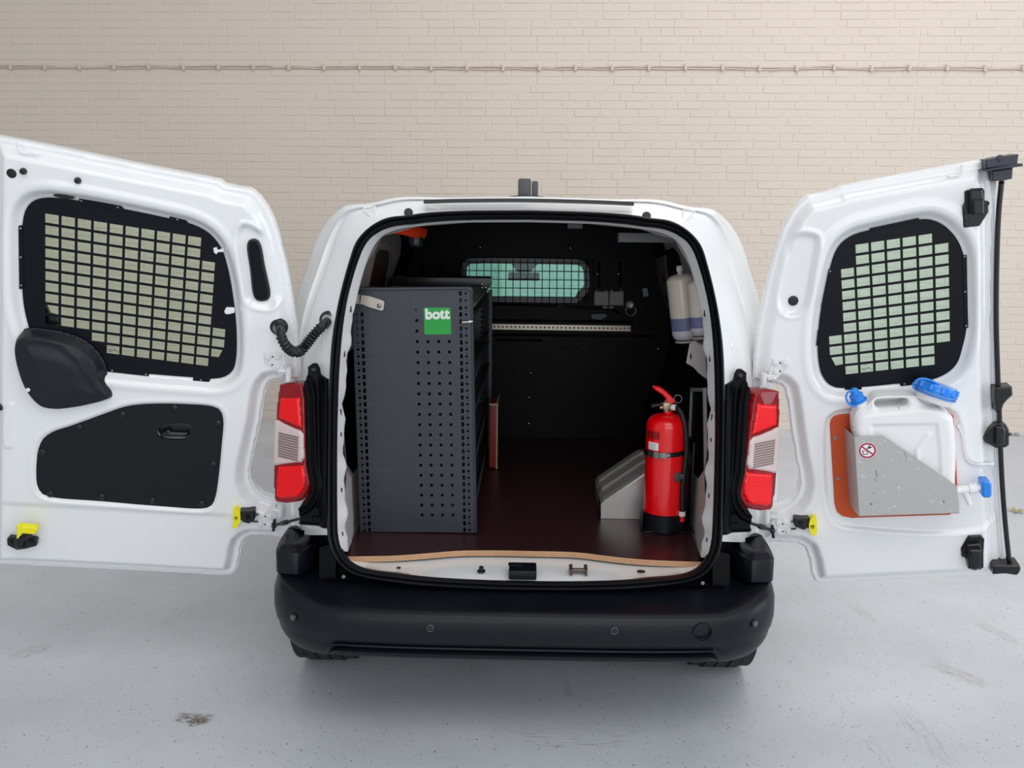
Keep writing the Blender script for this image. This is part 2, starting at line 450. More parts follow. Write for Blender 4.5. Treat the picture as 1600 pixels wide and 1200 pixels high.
# ------------------------------------------------------------------ brick wall
W1, W2 = at_z(412, 655, 0), at_z(1225, 672, 0)
WE = (W2-W1).normalized()
W0 = W1 + WE*(-W1.x/WE.x)
WN = Vector((WE.y, -WE.x, 0))
WALL = Frame(W0, WE, Vector((0, 0, 1)), WN)
def wall_mat():
    m = mat('painted_brick', (222, 209, 196), 0.55, noise=0.035, nscale=2.0)
    nt = m.node_tree; b = nt.nodes['Principled BSDF']
    tc = nt.nodes.new('ShaderNodeTexCoord'); n = nt.nodes.new('ShaderNodeTexNoise'); n.inputs['Scale'].default_value = 55; n.inputs['Detail'].default_value = 5
    g = nt.nodes.new('ShaderNodeNewGeometry'); nt.links.new(g.outputs['Position'], n.inputs['Vector'])
    for nd in nt.nodes:
        if nd.type == 'TEX_NOISE' and nd != n: nt.links.new(g.outputs['Position'], nd.inputs['Vector'])
    bp = nt.nodes.new('ShaderNodeBump'); bp.inputs['Strength'].default_value = 0.35; bp.inputs['Distance'].default_value = 0.003
    nt.links.new(n.outputs['Fac'], bp.inputs['Height']); nt.links.new(bp.outputs[0], b.inputs['Normal'])
    return m
PAINT = wall_mat()
wm = Matrix(((WE.x, -WN.x, 0, W0.x), (WE.y, -WN.y, 0, W0.y), (0, 0, 1, 0), (0, 0, 0, 1)))
wb = MB().box((0, 0.15, 2.2), (16, 0.30, 4.4))
wall = wb.done('wall_back', PAINT); wall['kind'] = 'structure'
wall.matrix_world = wm
BL, BH = 0.207, 0.0622
def brick_mesh(L, H, nm):
    j = 0.0055; c = 0.0042; d = -0.0032
    x0, x1, z0, z1 = -L/2+j/2, L/2-j/2, -H/2+j/2, H/2-j/2
    v = [(x0, 0.002, z0), (x1, 0.002, z0), (x1, 0.002, z1), (x0, 0.002, z1), (x0+c, d, z0+c), (x1-c, d, z0+c), (x1-c, d, z1-c), (x0+c, d, z1-c)]
    f = [(4, 5, 6, 7), (0, 1, 5, 4), (1, 2, 6, 5), (2, 3, 7, 6), (3, 0, 4, 7)]
    return v, f
XJ = WALL.px(1430, 130, 0)[0]                    # vertical expansion joint
bricks = []
rnd = random.Random(3)
for row in range(int(3.6/BH)):
    z = 0.075+(row+0.5)*BH
    for (a, c, phase) in ((-7.9, XJ-0.004, 0), (XJ+0.004, 7.9, 1)):
        x = c if phase == 0 else a
        off = [0, 0.5, 0.25, 0.75][row % 4]*BL
        first = True
        while (x > a if phase == 0 else x < c):
            L = BL
            if first and off > 0.01: L = off
            elif rnd.random() < 0.06: L = BL/2
            first = False
            if L > 0.03: bricks.append((x-L/2 if phase == 0 else x+L/2, z, L))
            x += -L if phase == 0 else L
bricks = [(x, z, L, rnd.uniform(-0.0018, 0.0016), rnd.uniform(-0.012, 0.012)) for x, z, L in bricks]
def inframe(x, z):
    q = W0+WE*x+Vector((0, 0, z))-CAM
    k = FPX/q.dot(_f)
    return 800+q.dot(_r)*k, 600-q.dot(_u)*k
cand = [b for b in bricks if b[2] > 0.2 and 20 < inframe(b[0], b[1])[0] < 1580 and 10 < inframe(b[0], b[1])[1] < 240]
cand.sort(key=lambda b: -b[0])
chosen = set(cand[:298])
v0, f0 = brick_mesh(BL, BH, 'brick')
bme = bpy.data.meshes.new('brick'); bme.from_pydata(v0, [], f0); bme.materials.append(PAINT); bme.update()
V, F = [], []
for b in bricks:
    if b in chosen:
        o = bpy.data.objects.new('brick', bme); COL.objects.link(o); o.parent = wall
        o.location = (b[0], b[3], b[1]); o.rotation_euler = (0, b[4]*0.4, 0)
    else:
        v, f = brick_mesh(b[2], BH, ''); n = len(V)
        V += [(p[0]+b[0], p[1]+b[3], p[2]+b[1]+p[0]*b[4]*0.4) for p in v]; F += [tuple(i+n for i in q) for q in f]
o = mesh('brick_courses', V, F, PAINT, None, kind='stuff'); o.parent = wall
bbm = MB().box((0, -0.008, 0.036), (15.9, 0.02, 0.072), ch=0.004)
o = bbm.done('baseboard_back', PAINT); o['kind'] = 'structure'; o.matrix_world = wm

# the two-strand cable clipped along the wall
CABLE = mat('painted_cable', (214, 199, 186), 0.5, noise=0.03)
cz = WALL.px(800, 106, 0)[1]
cab = thing('wall_cable', 'thin painted twin cable clipped in one long line across the brick wall', 'cable', tuple(W0+Vector((0, 0, cz))+WN*0.012))
def cabpt(x, dz=0.0, out=0.012):
    return W0+WE*x+Vector((0, 0, cz+dz))+WN*out
clipx = [i*0.292-7.812 for i in range(55)]
jit = {i: rnd.uniform(-0.004, 0.004) for i in range(60)}
for s in (1, -1):
    pts = []
    for i in range(len(clipx)-1):
        for t in (0, 0.33, 0.66):
            x = clipx[i]+t*0.292
            sag = 0 if t == 0 else rnd.uniform(-0.006, 0.005)
            pts.append(cabpt(x, s*0.0075+jit[i]*(1-t)+jit[i+1]*t+sag))
    MB().tube(pts, 0.006, 8).done('cable_strand', CABLE, cab, True)
cm = MB().box((0, 0, 0), (0.022, 0.03, 0.05), ch=0.004)
cl0 = None
for i, x in enumerate(clipx[:-1]):
    p = cabpt(x, jit[i], 0.014)
    if cl0 is None:
        cl0 = cm.done('cable_clip', CABLE, cab, 35); o = cl0
    else:
        o = cl0.copy(); COL.objects.link(o)
    o.matrix_parent_inverse = INV[cab.name]
    o.matrix_basis = Matrix.Translation(p) @ Matrix.Rotation(math.atan2(WE.y, WE.x), 4, 'Z')

# a dry leaf on the floor
lp = at_z(1588, 799, 0.004)
lf = MB()
for k in range(5):
    a = k*1.25+0.3
    e = Vector((math.cos(a), math.sin(a), 0))*0.055; w = Vector((-math.sin(a), math.cos(a), 0))*0.014
    lf.add([lp, lp+e*0.5+w+Vector((0, 0, 0.006)), lp+e+Vector((0, 0, 0.012)), lp+e*0.5-w+Vector((0, 0, 0.006))], [(0, 1, 2, 3)])
tag(lf.done('dry_leaf', mat('dry_leaf_tan', (176, 160, 110), 0.8, noise=0.2)), 'small dry tan leaf lying on the grey floor near the wall', 'leaf')
# ================================================================== VAN
van = thing('delivery_van', 'white panel van seen from behind with both rear doors swung open', 'van', (0, 3.6, 0))
CX = 823.0                                       # the van's centre line in the picture at mid height

S_OUT = [(513, 836), (513, 790), (513, 750), (514, 690), (515, 620), (519, 540), (526.7, 488), (535, 450), (546.7, 408), (556.7, 380), (570, 363), (586.7, 350), (606.7, 341), (640, 337), (660, 334), (718, 330.5), (821, 329.5)]
CREASE = [(468, 836), (466, 790), (464, 750), (463, 690), (465, 620), (473, 540), (482, 490), (491, 460), (505, 420), (517, 385), (526, 362), (536, 342), (548, 331), (590, 322), (628, 314), (708, 313.5), (821, 312.5)]
SIL = [(428, 838), (427, 790), (427, 750), (430, 690), (436, 620), (448, 540), (458, 484), (467, 450), (478, 419), (490, 383), (504, 355), (520, 336), (540, 321.5), (578, 317.3), (623, 308), (700, 308.3), (821, 307)]
def ring(L, off):
    return [rear(x, y, o) for (x, y), o in zip(L, off if isinstance(off, list) else [off]*len(L))]
def dense3(P, k=5): return [Vector(p) for p in _dense([tuple(p) for p in P], k)]
def full(P):                                     # left half (bottom .. top centre) mirrored to the whole ring
    P = [Vector(p) for p in P]
    P[-1] = Vector((0, P[-1].y, P[-1].z))
    return P+[mir(p) for p in P[-2::-1]]
so, cr, si = (dense3(ring(L, o)) for L, o in ((S_OUT, 0.0), (CREASE, [0.20]*4+[.17, .13, .11, .10, .09]+[0.09, 0.085, 0.08, 0.07, 0.055, 0.05, 0.05, 0.05]), (SIL, [0.32]*4+[.28, .24, .225, .215, .205]+[0.19, 0.17, 0.14, 0.11, 0.09, 0.075, 0.075, 0.075])))
def lerp(A, B, t): return [a.lerp(b, t) for a, b in zip(A, B)]
def push(A, d): return [a+Vector((0, d, 0)) for a in A]
rows = [push(so, 0.02), so, lerp(so, cr, 0.3), lerp(so, cr, 0.62), lerp(so, cr, 0.85), push(lerp(so, cr, 0.95), 0.004), push(cr, 0.016), push(lerp(cr, si, 0.14), 0.012), push(lerp(cr, si, 0.26), -0.006), lerp(cr, si, 0.42), push(lerp(cr, si, 0.75), -0.006), push(lerp(cr, si, 0.93), 0.0), si, push(si, 0.02)]
v, f = bridge([full(r) for r in rows])
mesh('rear_frame', v, f, WHITE, van, 55)
# roof and flanks run forward from the rear frame
def flank(t, y):
    out = []
    for p in si:
        q = Vector(p); w = min(1.0, max(0.0, (1.70-p.z)/0.35))
        q.x = p.x*(1+0.055*t*w); q.y = y + (p.y-2.75)*(1-t)*0.6
        q.z = p.z - 0.012*t
        out.append(q)
    return out
rows = [push(si, 0.02), flank(0.5, 3.25), flank(1, 3.9), flank(1, 4.7), flank(0.9, 5.5)]
v, f = bridge([full(r) for r in rows])
n = len(si)*2-1
pk = lambda q: sum((v[i].z for i in q))/4 > 1.665
mesh('roof_panel', v, [q for q in f if pk(q)], WHITE, van, 50)
for s in (-1, 1):
    mesh('side_panel', v, [q for q in f if not pk(q) and sum(v[i].x for i in q)*s > 0], WHITE, van, 50)
# lower flank, sill, nose, windscreen
low = MB()
for s in (-1, 1):
    low.add([(s*.865, 3.45, .56), (s*.90, 5.5, .56), (s*.90, 5.5, .28), (s*.86, 3.45, .28)], [(0, 1, 2, 3)])
    low.add([(s*.90, 5.5, .28), (s*.90, 5.5, 1.18), (s*.86, 6.4, 1.02), (s*.80, 6.72, .75), (s*.80, 6.72, .28)], [(0, 1, 2, 3, 4)])
low.add([(-.86, 5.9, 1.10), (.86, 5.9, 1.10), (.86, 6.4, 1.02), (-.86, 6.4, 1.02)], [(0, 1, 2, 3)])
low.add([(-.86, 6.4, 1.02), (.86, 6.4, 1.02), (.80, 6.72, .75), (-.80, 6.72, .75)], [(0, 1, 2, 3)])
low.add([(-.80, 6.72, .75), (.80, 6.72, .75), (.80, 6.72, .28), (-.80, 6.72, .28)], [(0, 1, 2, 3)])
low.done('front_body', WHITE, van, 30)
mesh('windscreen', [(-.70, 5.5, 1.665), (.70, 5.5, 1.665), (.84, 6.2, 1.08), (-.84, 6.2, 1.08)], [(0, 1, 2, 3)], WGLASS, van)
MB().box((0, 4.75, 0.30), (1.16, 3.7, 0.05)).done('underbody', LINER, van)

# rubber strip and plugs on the roof edge
st = [(662, 314.5), (700, 313.2), (760, 312.4), (821, 312.3)]
pts = full([rear(x, y+0.6, -0.014) for x, y in st]); pts = dense3(pts, 4)
mb = MB()
rows = []
for p in pts:
    rows.append([p+Vector((0, .03, .006)), p+Vector((0, -.002, .0055)), p+Vector((0, -.004, -.005)), p+Vector((0, .03, -.006))])
v, f = bridge(rows, True); f += [(0, 1, 2, 3), tuple(range(len(v)-4, len(v)))]
mesh('roof_edge_strip', v, f, RUBBER, van, 40)
REARF = Frame(Vector((0, 2.58, .55)), Vector((1, 0, 0)), Vector((0, LEAN, 1)).normalized(), -RN)
for (x, y) in ((638, 331.5), (1010.5, 337)):
    pl = MB(); c = REARF.px(x, y, 0.0)
    disc(pl, REARF, c, 0.0135, -0.05, 0.001, 24, 0.003)
    pl.done('rubber_plug', RUBBER, van, 40)
# triangular pressings beside the corners (raised beads)
for s in (1, -1):
    P = [rear(x, y, 0.03) for x, y in ((568, 324.5), (585.5, 322.5), (586, 345), (568, 327))]
    if s < 0: P = [mir(p) for p in P]
    MB().tube(P+[P[0]], 0.0028, 6, False).done('pressed_bead', WHITE, van, True)
    c = rear(1136, 541, 0.045) if s > 0 else mir(rear(1136, 541, 0.045))
    MB().lathe([(0.021, 0.0), (0.019, 0.006), (0.013, 0.009), (0.001, 0.0095)], c, -RN, 24).done('pressed_dimple', WHITE, van, 50)

# antenna stub / camera housing on the roof
ant = MB()
b0 = at_y(823, 307, 3.15)
aw = 17*3.15/FPX
ant.box(b0+Vector((-.008, 0, .028)), (0.046, 0.07, .066), ch=.009)
ant.box(b0+Vector((.029, 0.005, .024)), (0.022, 0.06, .058), ch=.006)
ant.lathe([(.075, -.012), (.07, .002), (.05, .006), (.001, .006)], b0+Vector((0, .02, -.003)), n=28)
ant.done('roof_antenna', mat('dark_grey_plastic', (74, 74, 78), .5, noise=.05), van, 35)

# ------------------------------------------------------------------ door seal
S_IN = [(529, 842), (527, 795), (526.7, 750), (526.7, 690), (528, 620), (533, 540), (540, 483), (549, 443), (560, 407), (571, 382), (584, 367), (600, 357.5), (621, 352), (648, 349.5), (668, 347), (718, 343.5), (821, 342.5)]
BOT_OUT = [(821, 921), (760, 919.5), (690, 916), (650, 913), (610, 908), (575, 902), (548, 893.5), (531, 880), (519.5, 860)]
BOT_IN = [(821, 907.5), (760, 906), (690, 902.5), (655, 899.5), (620, 895.5), (588, 892.3), (563, 886.5), (547, 877), (535.5, 861)]
go = dense3(ring(BOT_OUT+S_OUT, 0.0), 4); gi = dense3(ring(BOT_IN+S_IN, 0.012), 4)
go[0].x = gi[0].x = 0; go[-1].x = gi[-1].x = 0
def loopfull(P): return P+[mir(p) for p in P[-2:0:-1]]
def rn(A, d): return [a-RN*d for a in A]
prof = [(0.0, -.01), (0.0, .012), (.08, .02), (.22, .024), (.36, .021), (.44, .012), (.50, .010), (.56, .017), (.70, .022), (.86, .018), (.97, .008), (1.0, -.012)]
v, f = bridge([loopfull(rn(lerp(go, gi, t), d)) for t, d in prof], True)
mesh('door_seal', v, f, RUBBER, van, 60)

# ------------------------------------------------------------------ jamb flange inside the seal
F_IN = [(543, 862), (541.5, 840), (539.5, 795), (538, 750), (536.5, 690), (537, 620), (545, 540), (553, 483), (562, 443), (573, 407), (584, 384), (597, 369), (612, 361.5), (632, 356.5), (655, 353.5), (674, 351), (718, 348), (821, 347)]
S_IN2 = [(535.5, 861)]+S_IN
ja = ring(S_IN2, 0.015); jb = ring(F_IN, 0.075)
JA, JB = dense3(ja, 6), dense3(jb, 6)
wob = []
for i, p in enumerate(JB):
    w = 0.004*math.sin(p.z*46)+0.003*math.sin(p.z*81+1)
    k = 1.0 if 0.62 < p.z < 1.35 else 0.0
    wob.append(p+Vector((w*k, 0, 0)))
rows = [push(JA, -.002), lerp(JA, JB, .12), lerp(JA, wob, .5), lerp(JA, wob, .9), wob, push(wob, 0.012)]
v, f = bridge([full(r) for r in rows])
mesh('door_jamb', v, f, WHITE_IN, van, 50)
# small slots and screws in the flange
for s in (1, -1):
    for z in (0.66, 0.80, 0.98, 1.05, 1.22, 1.36):
        i = min(range(len(JA)), key=lambda k: abs(JA[k].z-z) + (10 if JA[k].z > 1.5 else 0))
        p = JA[i].lerp(wob[i], .62); p = p if s > 0 else mir(p)
        MB().box(p+Vector((0, -.002, 0)), (.006, .006, .014 if z < 1 else .02), ch=.002).done('flange_hole', INK, van, 40)

# ------------------------------------------------------------------ sill plate (white) and plywood floor
ZS = rear(821, 905, 0.012).z
ZF = ZS+0.030                                    # top of the plywood
PLY = [(540, 877.8, 869.5), (575, 877.4, 869), (610, 876.8, 868.3), (645, 875, 866.2), (680, 872, 863.3), (714, 869.4, 860.6), (740, 869.2, 860), (780, 869.5, 860), (821, 870.3, 860.8), (880, 871, 862), (912, 873, 864), (940, 876.3, 867.5), (975, 880.5, 871.5), (1010, 884, 874.5), (1040, 885.5, 876), (1097, 887.2, 878)]
front = [at_z(x, yt, ZF) for x, yb, yt in PLY]
fr2 = dense3(front, 4)
XL = 0.60
top = fr2 + [Vector((XL, 3.0, ZF)), Vector((XL+.0, 4.43, ZF)), Vector((-XL-.0, 4.43, ZF)), Vector((-XL, 3.0, ZF))]
TH = 0.019
FLOORF = Frame(Vector((0, 0, ZF)), Vector((1, 0, 0)), Vector((0, 1, 0)), Vector((0, 0, 1)))
loop = [(p.x, p.y) for p in top]
tri = tessellate_polygon([[Vector((p[0], p[1], 0)) for p in loop]])
fb = mesh('floor_board', [FLOORF.p(p) for p in loop]+[FLOORF.p(p, -TH) for p in loop], [tuple(t) for t in tri]+[tuple(i+len(loop) for i in t) for t in tri], PLYT, van)
for k in range(3):                               # the plies of the cut edge: three pale veneers with dark glue lines between
    d0, d1 = -TH*(k*0.345+.0), -TH*(k*0.345+.30)
    a = [p+Vector((0, -.0015, d0)) for p in fr2]; b2 = [p+Vector((0, -.0015, d1)) for p in fr2]
    a0 = [p+Vector((0, .004, d0)) for p in fr2]; b0 = [p+Vector((0, .004, d1)) for p in fr2]
    v, f = bridge([a0, a, b2, b0]); mesh('veneer_layer', v, f, PLYE, fb)
v, f = bridge([[p+Vector((0, .0005, 0)) for p in fr2], [p+Vector((0, .0005, -TH)) for p in fr2]])
mesh('glue_line', v, f, mat('dark_glue', (112, 72, 46), .6), fb)
# sill: from the seal up and in under the board
sl = [p for p in gi if p.z < ZS+0.05][:4*8+1]
sl = full([Vector(p) for p in gi[:4*8+1]][::-1])
inn = []
for i, p in enumerate(sl):
    t = i/(len(sl)-1)
    x = p.x*0.985
    inn.append(Vector((max(-XL, min(XL, x)), 2.93 if abs(x) < .5 else 2.78, ZS+0.008)))
stp = [Vector((p.x, p.y+0.03, ZS+.001)) for p in sl]
stp = [Vector((q.x*.995, q.y, q.z+.35*max(0, p.z-.004-q.z))) for p, q in zip(sl, stp)]
v, f = bridge([sl, stp, lerp(stp, inn, .25), lerp(stp, inn, .3), inn])
mesh('sill_plate', v, f, WHITE, van, 40)
# fittings on the sill
zz = ZS+.006
p = at_z(752, 893, zz); MB().lathe([(.013, 0), (.013, .004), (.008, .006), (.0075, .016), (.004, .018), (.001, .018)], p, n=20).done('rubber_buffer', RUBBER, van, 40)
p = at_z(816.5, 904, zz)
q0, q1 = at_z(795, 904, zz), at_z(838.5, 905, zz)
lb = MB(); wdt = (q1-q0).length
lb.box((p.x, p.y+.033, zz+.012), (wdt, .075, .03), ch=.004)
lb.box((p.x-.024, p.y+.05, zz+.0275), (.045, .022, .004), ch=.0015)
lb.done('latch_cover', BLACKPL, van, 35)
p = at_z(905, 898, zz); sk = MB()
for dx in (-.026, .022):
    sk.box((p.x+dx, p.y+.012, zz+.008), (.008, .035, .02), ch=.002); sk.cyl((p.x+dx, p.y+.028, zz), (p.x+dx, p.y+.028, zz+.022), .006)
sk.cyl((p.x-.026, p.y+.012, zz+.01), (p.x+.022, p.y+.012, zz+.01), .007)
sk.done('striker', mat('greasy_steel', (96, 84, 78), .35, metal=.7), van, 35)
for x, y in ((1001.7, 893.7), (623, 888)):
    p = at_z(x, y, ZS+.004); mb = MB()
    plate(mb, Frame(p, Vector((1, 0, 0)), Vector((0, 1, 0)), Vector((0, 0, 1))), [(.013*math.cos(a)*(1 if x > 900 else .5), .009*math.sin(a)*(1 if x > 900 else .6)) for a in [k*math.pi/8 for k in range(16)]], (), 0, .004)
    mb.done('drain_plug', RUBBER, van)
MB().box(at_y(898, 351, 2.95), (.052, .05, .028), ch=.004).done('upper_latch', BLACKSM, van)

# ------------------------------------------------------------------ load space walls
def wallx(z):
    return float(np.interp(z, [0.4, .57, .78, .84, 1.0, 1.25, 1.42, 1.55, 1.64, 1.69, 1.705, 1.715], [.612, .612, .615, .665, .73, .734, .676, .629, .59, .49, .36, .28]))
zs = [ZS, .66, .76, .86, .96, 1.06, 1.16, 1.22, 1.28, 1.34, 1.40, 1.46, 1.52, 1.57, 1.61, 1.645, 1.672, 1.692, 1.705]
def wring(y): return [Vector((-wallx(z), y, z)) for z in zs]+[Vector((-.2, y, 1.712)), Vector((0, y, 1.715))]
YP = 4.44
jin = spline([tuple(p) for p in push(wob, .012)], len(zs)+2)
# match jamb points to ring heights
jb2 = []
jw = push(wob, .012)
for q in wring(3):
    if q.z < 1.60: jb2.append(Vector(min(jw, key=lambda p: abs(p.z-q.z)+ (abs(p.x-q.x)*.2))))
    else: jb2.append(Vector(min(jw, key=lambda p: abs(p.x-q.x)+abs(p.z-q.z)*.3)))
jb2[-1] = Vector((0, jw[-1].y, jw[-1].z))
ys = [2.98, 3.15, 3.35, 3.6, 3.85, 4.0, 4.2, YP]
rows = [jb2]+[wring(y) for y in ys]
v, f = bridge([full(r) for r in rows])
nring = len(rows[0])*2-1
for i, p in enumerate(v):                        # the left upper panel stands further in than the right one
    if p.x < 0 and i >= nring: p.x += .056*float(ss(.98, 1.2, np.array([p.z]))[0]*(1-ss(1.52, 1.66, np.array([p.z]))[0]))
nn = len(rows[0])*2-1
W_, L_, H_ = [], [], []
for q in f:
    c = sum((v[i] for i in q), Vector())/4
    if c.z > 1.693 and abs(c.x) < .40: H_.append(q)
    elif (c.z > 1.17 and c.y < 4.0) or c.y < 2.92 or (c.z < .80 and c.y < 3.14): W_.append(q)
    else: L_.append(q)
for s in (-1, 1):
    mesh('inner_side_panel', v, [q for q in W_ if sum(v[i].x for i in q)*s > 0], mat('grey_white_inner_paint', (196, 190, 186), .45, noise=.04), van, 50)
    mesh('side_liner', v, [q for q in L_ if sum(v[i].x for i in q)*s > 0], LINER, van, 50)
mesh('headliner', v, H_, LINER, van, 50)
def on_wall(px, py, s, tilt=True):               # point of the leaning upper side wall under a pixel
    n = Vector((s, 0, .36)).normalized()
    return on_plane(px, py, Vector((s*.680, 0, 1.40)), n)
def wallframe(s):
    n = Vector((s, 0, .36)).normalized()
    return Frame(Vector((s*(.680 if s > 0 else .626), 3.5, 1.40)), Vector((0, 1, 0)), (Vector((-.36*s, 0, 1))).normalized(), -n)
WLF, WRF = wallframe(-1), wallframe(1)
# brown board blanking the window on the left; recess with dark board on the right
mb = MB(); P = WLF.pts([(590, 388), (604, 391), (607, 396), (606.5, 415), (600, 449), (573.5, 449), (580, 416), (585, 394)], .006)
plate(mb, WLF, P, (), 0, .008, .002); mb.done('window_blank', BROWNB, van, 35)
mb = MB(); plate(mb, WLF, inset(P, -.03), [P], 0, .014, .004); mb.done('window_surround', mat('taupe_inner_paint', (172, 162, 156), .5), van, 35)
mb = MB(); P = WRF.pts([(1018, 398), (1050, 388), (1058, 398), (1066, 430), (1078, 500), (1086, 540), (1062, 548), (1048, 536), (1042, 520), (1030, 440)], .006)
plate(mb, WRF, P, (), 0, .008, .002); mb.done('window_blank', LINER, van, 35)
mb = MB(); P2 = WRF.pts([(1024, 404), (1037, 399), (1040, 430), (1049, 500), (1055, 536), (1047, 534), (1038, 500), (1030, 450)], .02)
plate(mb, WRF, P2, (), .006, .02, .004); mb.done('bottle_rail', mat('grey_beige_steel', (120, 114, 110), .5), van, 35)
for x, y in ((1037, 435), (1041.5, 467), (1044, 485)):
    mb = MB(); c = WRF.px(x, y, .021); plate(mb, WRF, rect(c[0]-.05, c[1]-.012, c[0]+.02, c[1]+.012), (), .018, .022)
    mb.done('rail_slot', INK, van)
# pale gusset plates under the bottles, right pillar
RG = Frame(Vector((.60, 3.05, 1.15)), Vector((1, .25, 0)).normalized(), Vector((0, 0, 1)), Vector((.25, -1, 0)).normalized())
mb = MB(); hole = RG.pts([(1079.5, 550), (1081.5, 556), (1081, 561), (1079.5, 563), (1077.8, 557)])
plate(mb, RG, RG.pts([(1078.5, 537), (1086, 533), (1098, 540), (1103, 548), (1104, 592), (1092, 583), (1084, 574), (1073, 567.5)]), [hole], -.006, 0, .0015)
mb.done('pillar_gusset', mat('grey_white_inner_paint', (196, 190, 186)), van, 35)
# roof cross bar at the right
a, b = at_y(965, 374, 3.45), at_y(1052, 369, 3.45)
MB().box((a+b)/2, ((b-a).length, .06, .037), ch=.004).done('roof_crossbar', GREYM, van)
# right lower pocket: bright framed black panel
q = [at_x(x, y, .645) for x, y in ((1082, 606), (1108, 606), (1108, 820), (1074, 833))]
PF = Frame(Vector((.645, 3, 1)), Vector((0, -1, 0)), Vector((0, 0, 1)), Vector((-1, 0, 0)))
mb = MB(); lo = PF.pts([(1083, 606), (1104, 606), (1106, 740), (1104, 800), (1098, 822), (1075, 832), (1077, 760), (1080, 680)])
plate(mb, PF, lo, [inset(lo, .014)], 0, .012, .002); mb.done('pocket_frame', mat('pale_grey_trim', (160, 160, 160), .4), van, 35)
mb = MB(); plate(mb, PF, inset(lo, .013), (), -.001, .004); mb.done('pocket_panel', LINER, van)

# ------------------------------------------------------------------ bulkhead with its grilled window
PA = Frame(Vector((0, YP-.01, 1.2)), Vector((1, 0, 0)), Vector((0, 0, 1)), Vector((0, -1, 0)))
win = PA.pts([(728, 425), (729, 416), (735, 411), (760, 410.3), (821, 411), (880, 412), (902, 412.5), (910, 416), (913, 423), (914, 445), (911, 453), (905, 460), (898, 466), (821, 464.8), (760, 464), (737, 463.3), (731, 458), (728.5, 445)])
full_o = [(-wallx(z), z-1.2) for z in zs]+[(-.2, .512), (.2, .512)]+[(wallx(z), z-1.2) for z in zs[::-1]]
mb = MB(); plate(mb, PA, full_o, [win], -.02, 0); mb.done('bulkhead', PARTM, van, 30)
wo = inset(win, -.035); mb = MB(); plate(mb, PA, inset(win, -.028), [inset(win, .004)], 0, .016, .004); mb.done('bulkhead_window_frame', BLACKSM, van, 35)
mb = MB(); plate(mb, PA, inset(win, -.002), (), -.016, -.012); mb.done('bulkhead_window_pane', WGLASS, van)
mb = MB()
for i in range(19):
    x = 722.6+i*11.35
    a, b = PA.px(x, 405), PA.px(x-.6, 474)
    mb.cyl(PA.p(a, .022), PA.p(b, .022), .0021, 6)
for y in (409, 422.5, 435.7, 449, 462.5):
    a, b = PA.px(722, y), PA.px(921, y+2.0)
    mb.cyl(PA.p(a, .019), PA.p(b, .019), .0021, 6)
mb.done('window_grille', mat('dark_green_wire', (22, 34, 34), .5), van, True)
# pressed ridges and screws on the bulkhead
mb = MB()
for L in ([(770, 475), (868, 478), (872, 474)], [(882, 474), (886, 479), (958, 483), (968, 490)], [(765, 500.5), (990, 503)], [(765, 523), (1000, 524.5), (1020, 525)], [(775, 531), (848, 532)], [(936, 410), (936, 449)], [(969, 410), (969, 448)], [(690, 412), (690, 443)], [(660, 412), (660, 443)]):
    mb.tube([PA.p(PA.px(x, y), -.004) for x, y in L], .008, 8)
for x in (879, 901, 923, 945, 967, 989): mb.box(PA.p(PA.px(x, 543), .002), (.02, .01, .006), ch=.002)
mb.done('bulkhead_ridge', PARTM, van, True)
bm0 = MB().lathe([(.009, 0), (.009, .003), (.005, .006), (.001, .0062)], (0, 0, 0), (0, -1, 0), 12)
for x, y in ((750, 386.5), (891.5, 387.5), (933.5, 428), (967, 428), (829, 583), (827, 621), (826, 662), (1029, 545)):
    o = MB(); o.v = [p+PA.p(PA.px(x, y), 0) for p in bm0.v]; o.f = bm0.f; o.m = bm0.m
    o.done('bulkhead_screw', SCREW, van, True)
mb = MB(); plate(mb, PA, PA.pts([(922, 490), (946, 489), (950, 494), (940, 500), (924, 499)]), (), 0, .01, .003); mb.done('cable_gland', BLACKSM, van, 35)
# airline rail
A = [PA.px(x, y) for x, y in ((763, 505), (985.5, 508), (985.5, 518), (763, 515))]
mb = MB(); plate(mb, PA, A, [], 0, .014, .003)
rail = mb.done('load_rail', mat('anodised_rail', (196, 186, 172), .35, metal=.6, noise=.05), van, 35)
mb = MB()
for i in range(34):
    t = (i+.5)/34; c = ((A[0][0]*(1-t)+A[1][0]*t), (A[0][1]+A[3][1])/2*(1-t)+(A[1][1]+A[2][1])/2*t)
    disc(mb, PA, c, .006, .0135, .0145, 10)
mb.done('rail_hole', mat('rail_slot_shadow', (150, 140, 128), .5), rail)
# lashing eye
c = PA.px(984.5, 476.5); mb = MB(); mb.lathe([(.021, 0), (.021, .006), (.014, .009), (.013, .005), (.006, .004), (.006, .012), (.001, .012)], PA.p(c), (0, -1, 0), 24)
eye = mb.done('lashing_eye', ZINC, van, 40)
rg = [PA.p(PA.px(x, y), .016) for x, y in ((977.5, 482), (992.5, 481.5), (993, 486), (989.5, 491.5), (984, 493), (978.5, 489.5), (977, 484), (977.5, 482))]
MB().tube(dense3(rg, 4), .0028, 8, False).done('ring', SCREW, eye, True)
# label on the right of the bulkhead
mb = MB(); plate(mb, PA, PA.pts([(1003, 450.5), (1010.5, 450), (1012.5, 462), (1005, 463.5)]), (), .0, .02); mb.done('small_label', mat('grey_white_label', (150, 156, 170), .5), van)
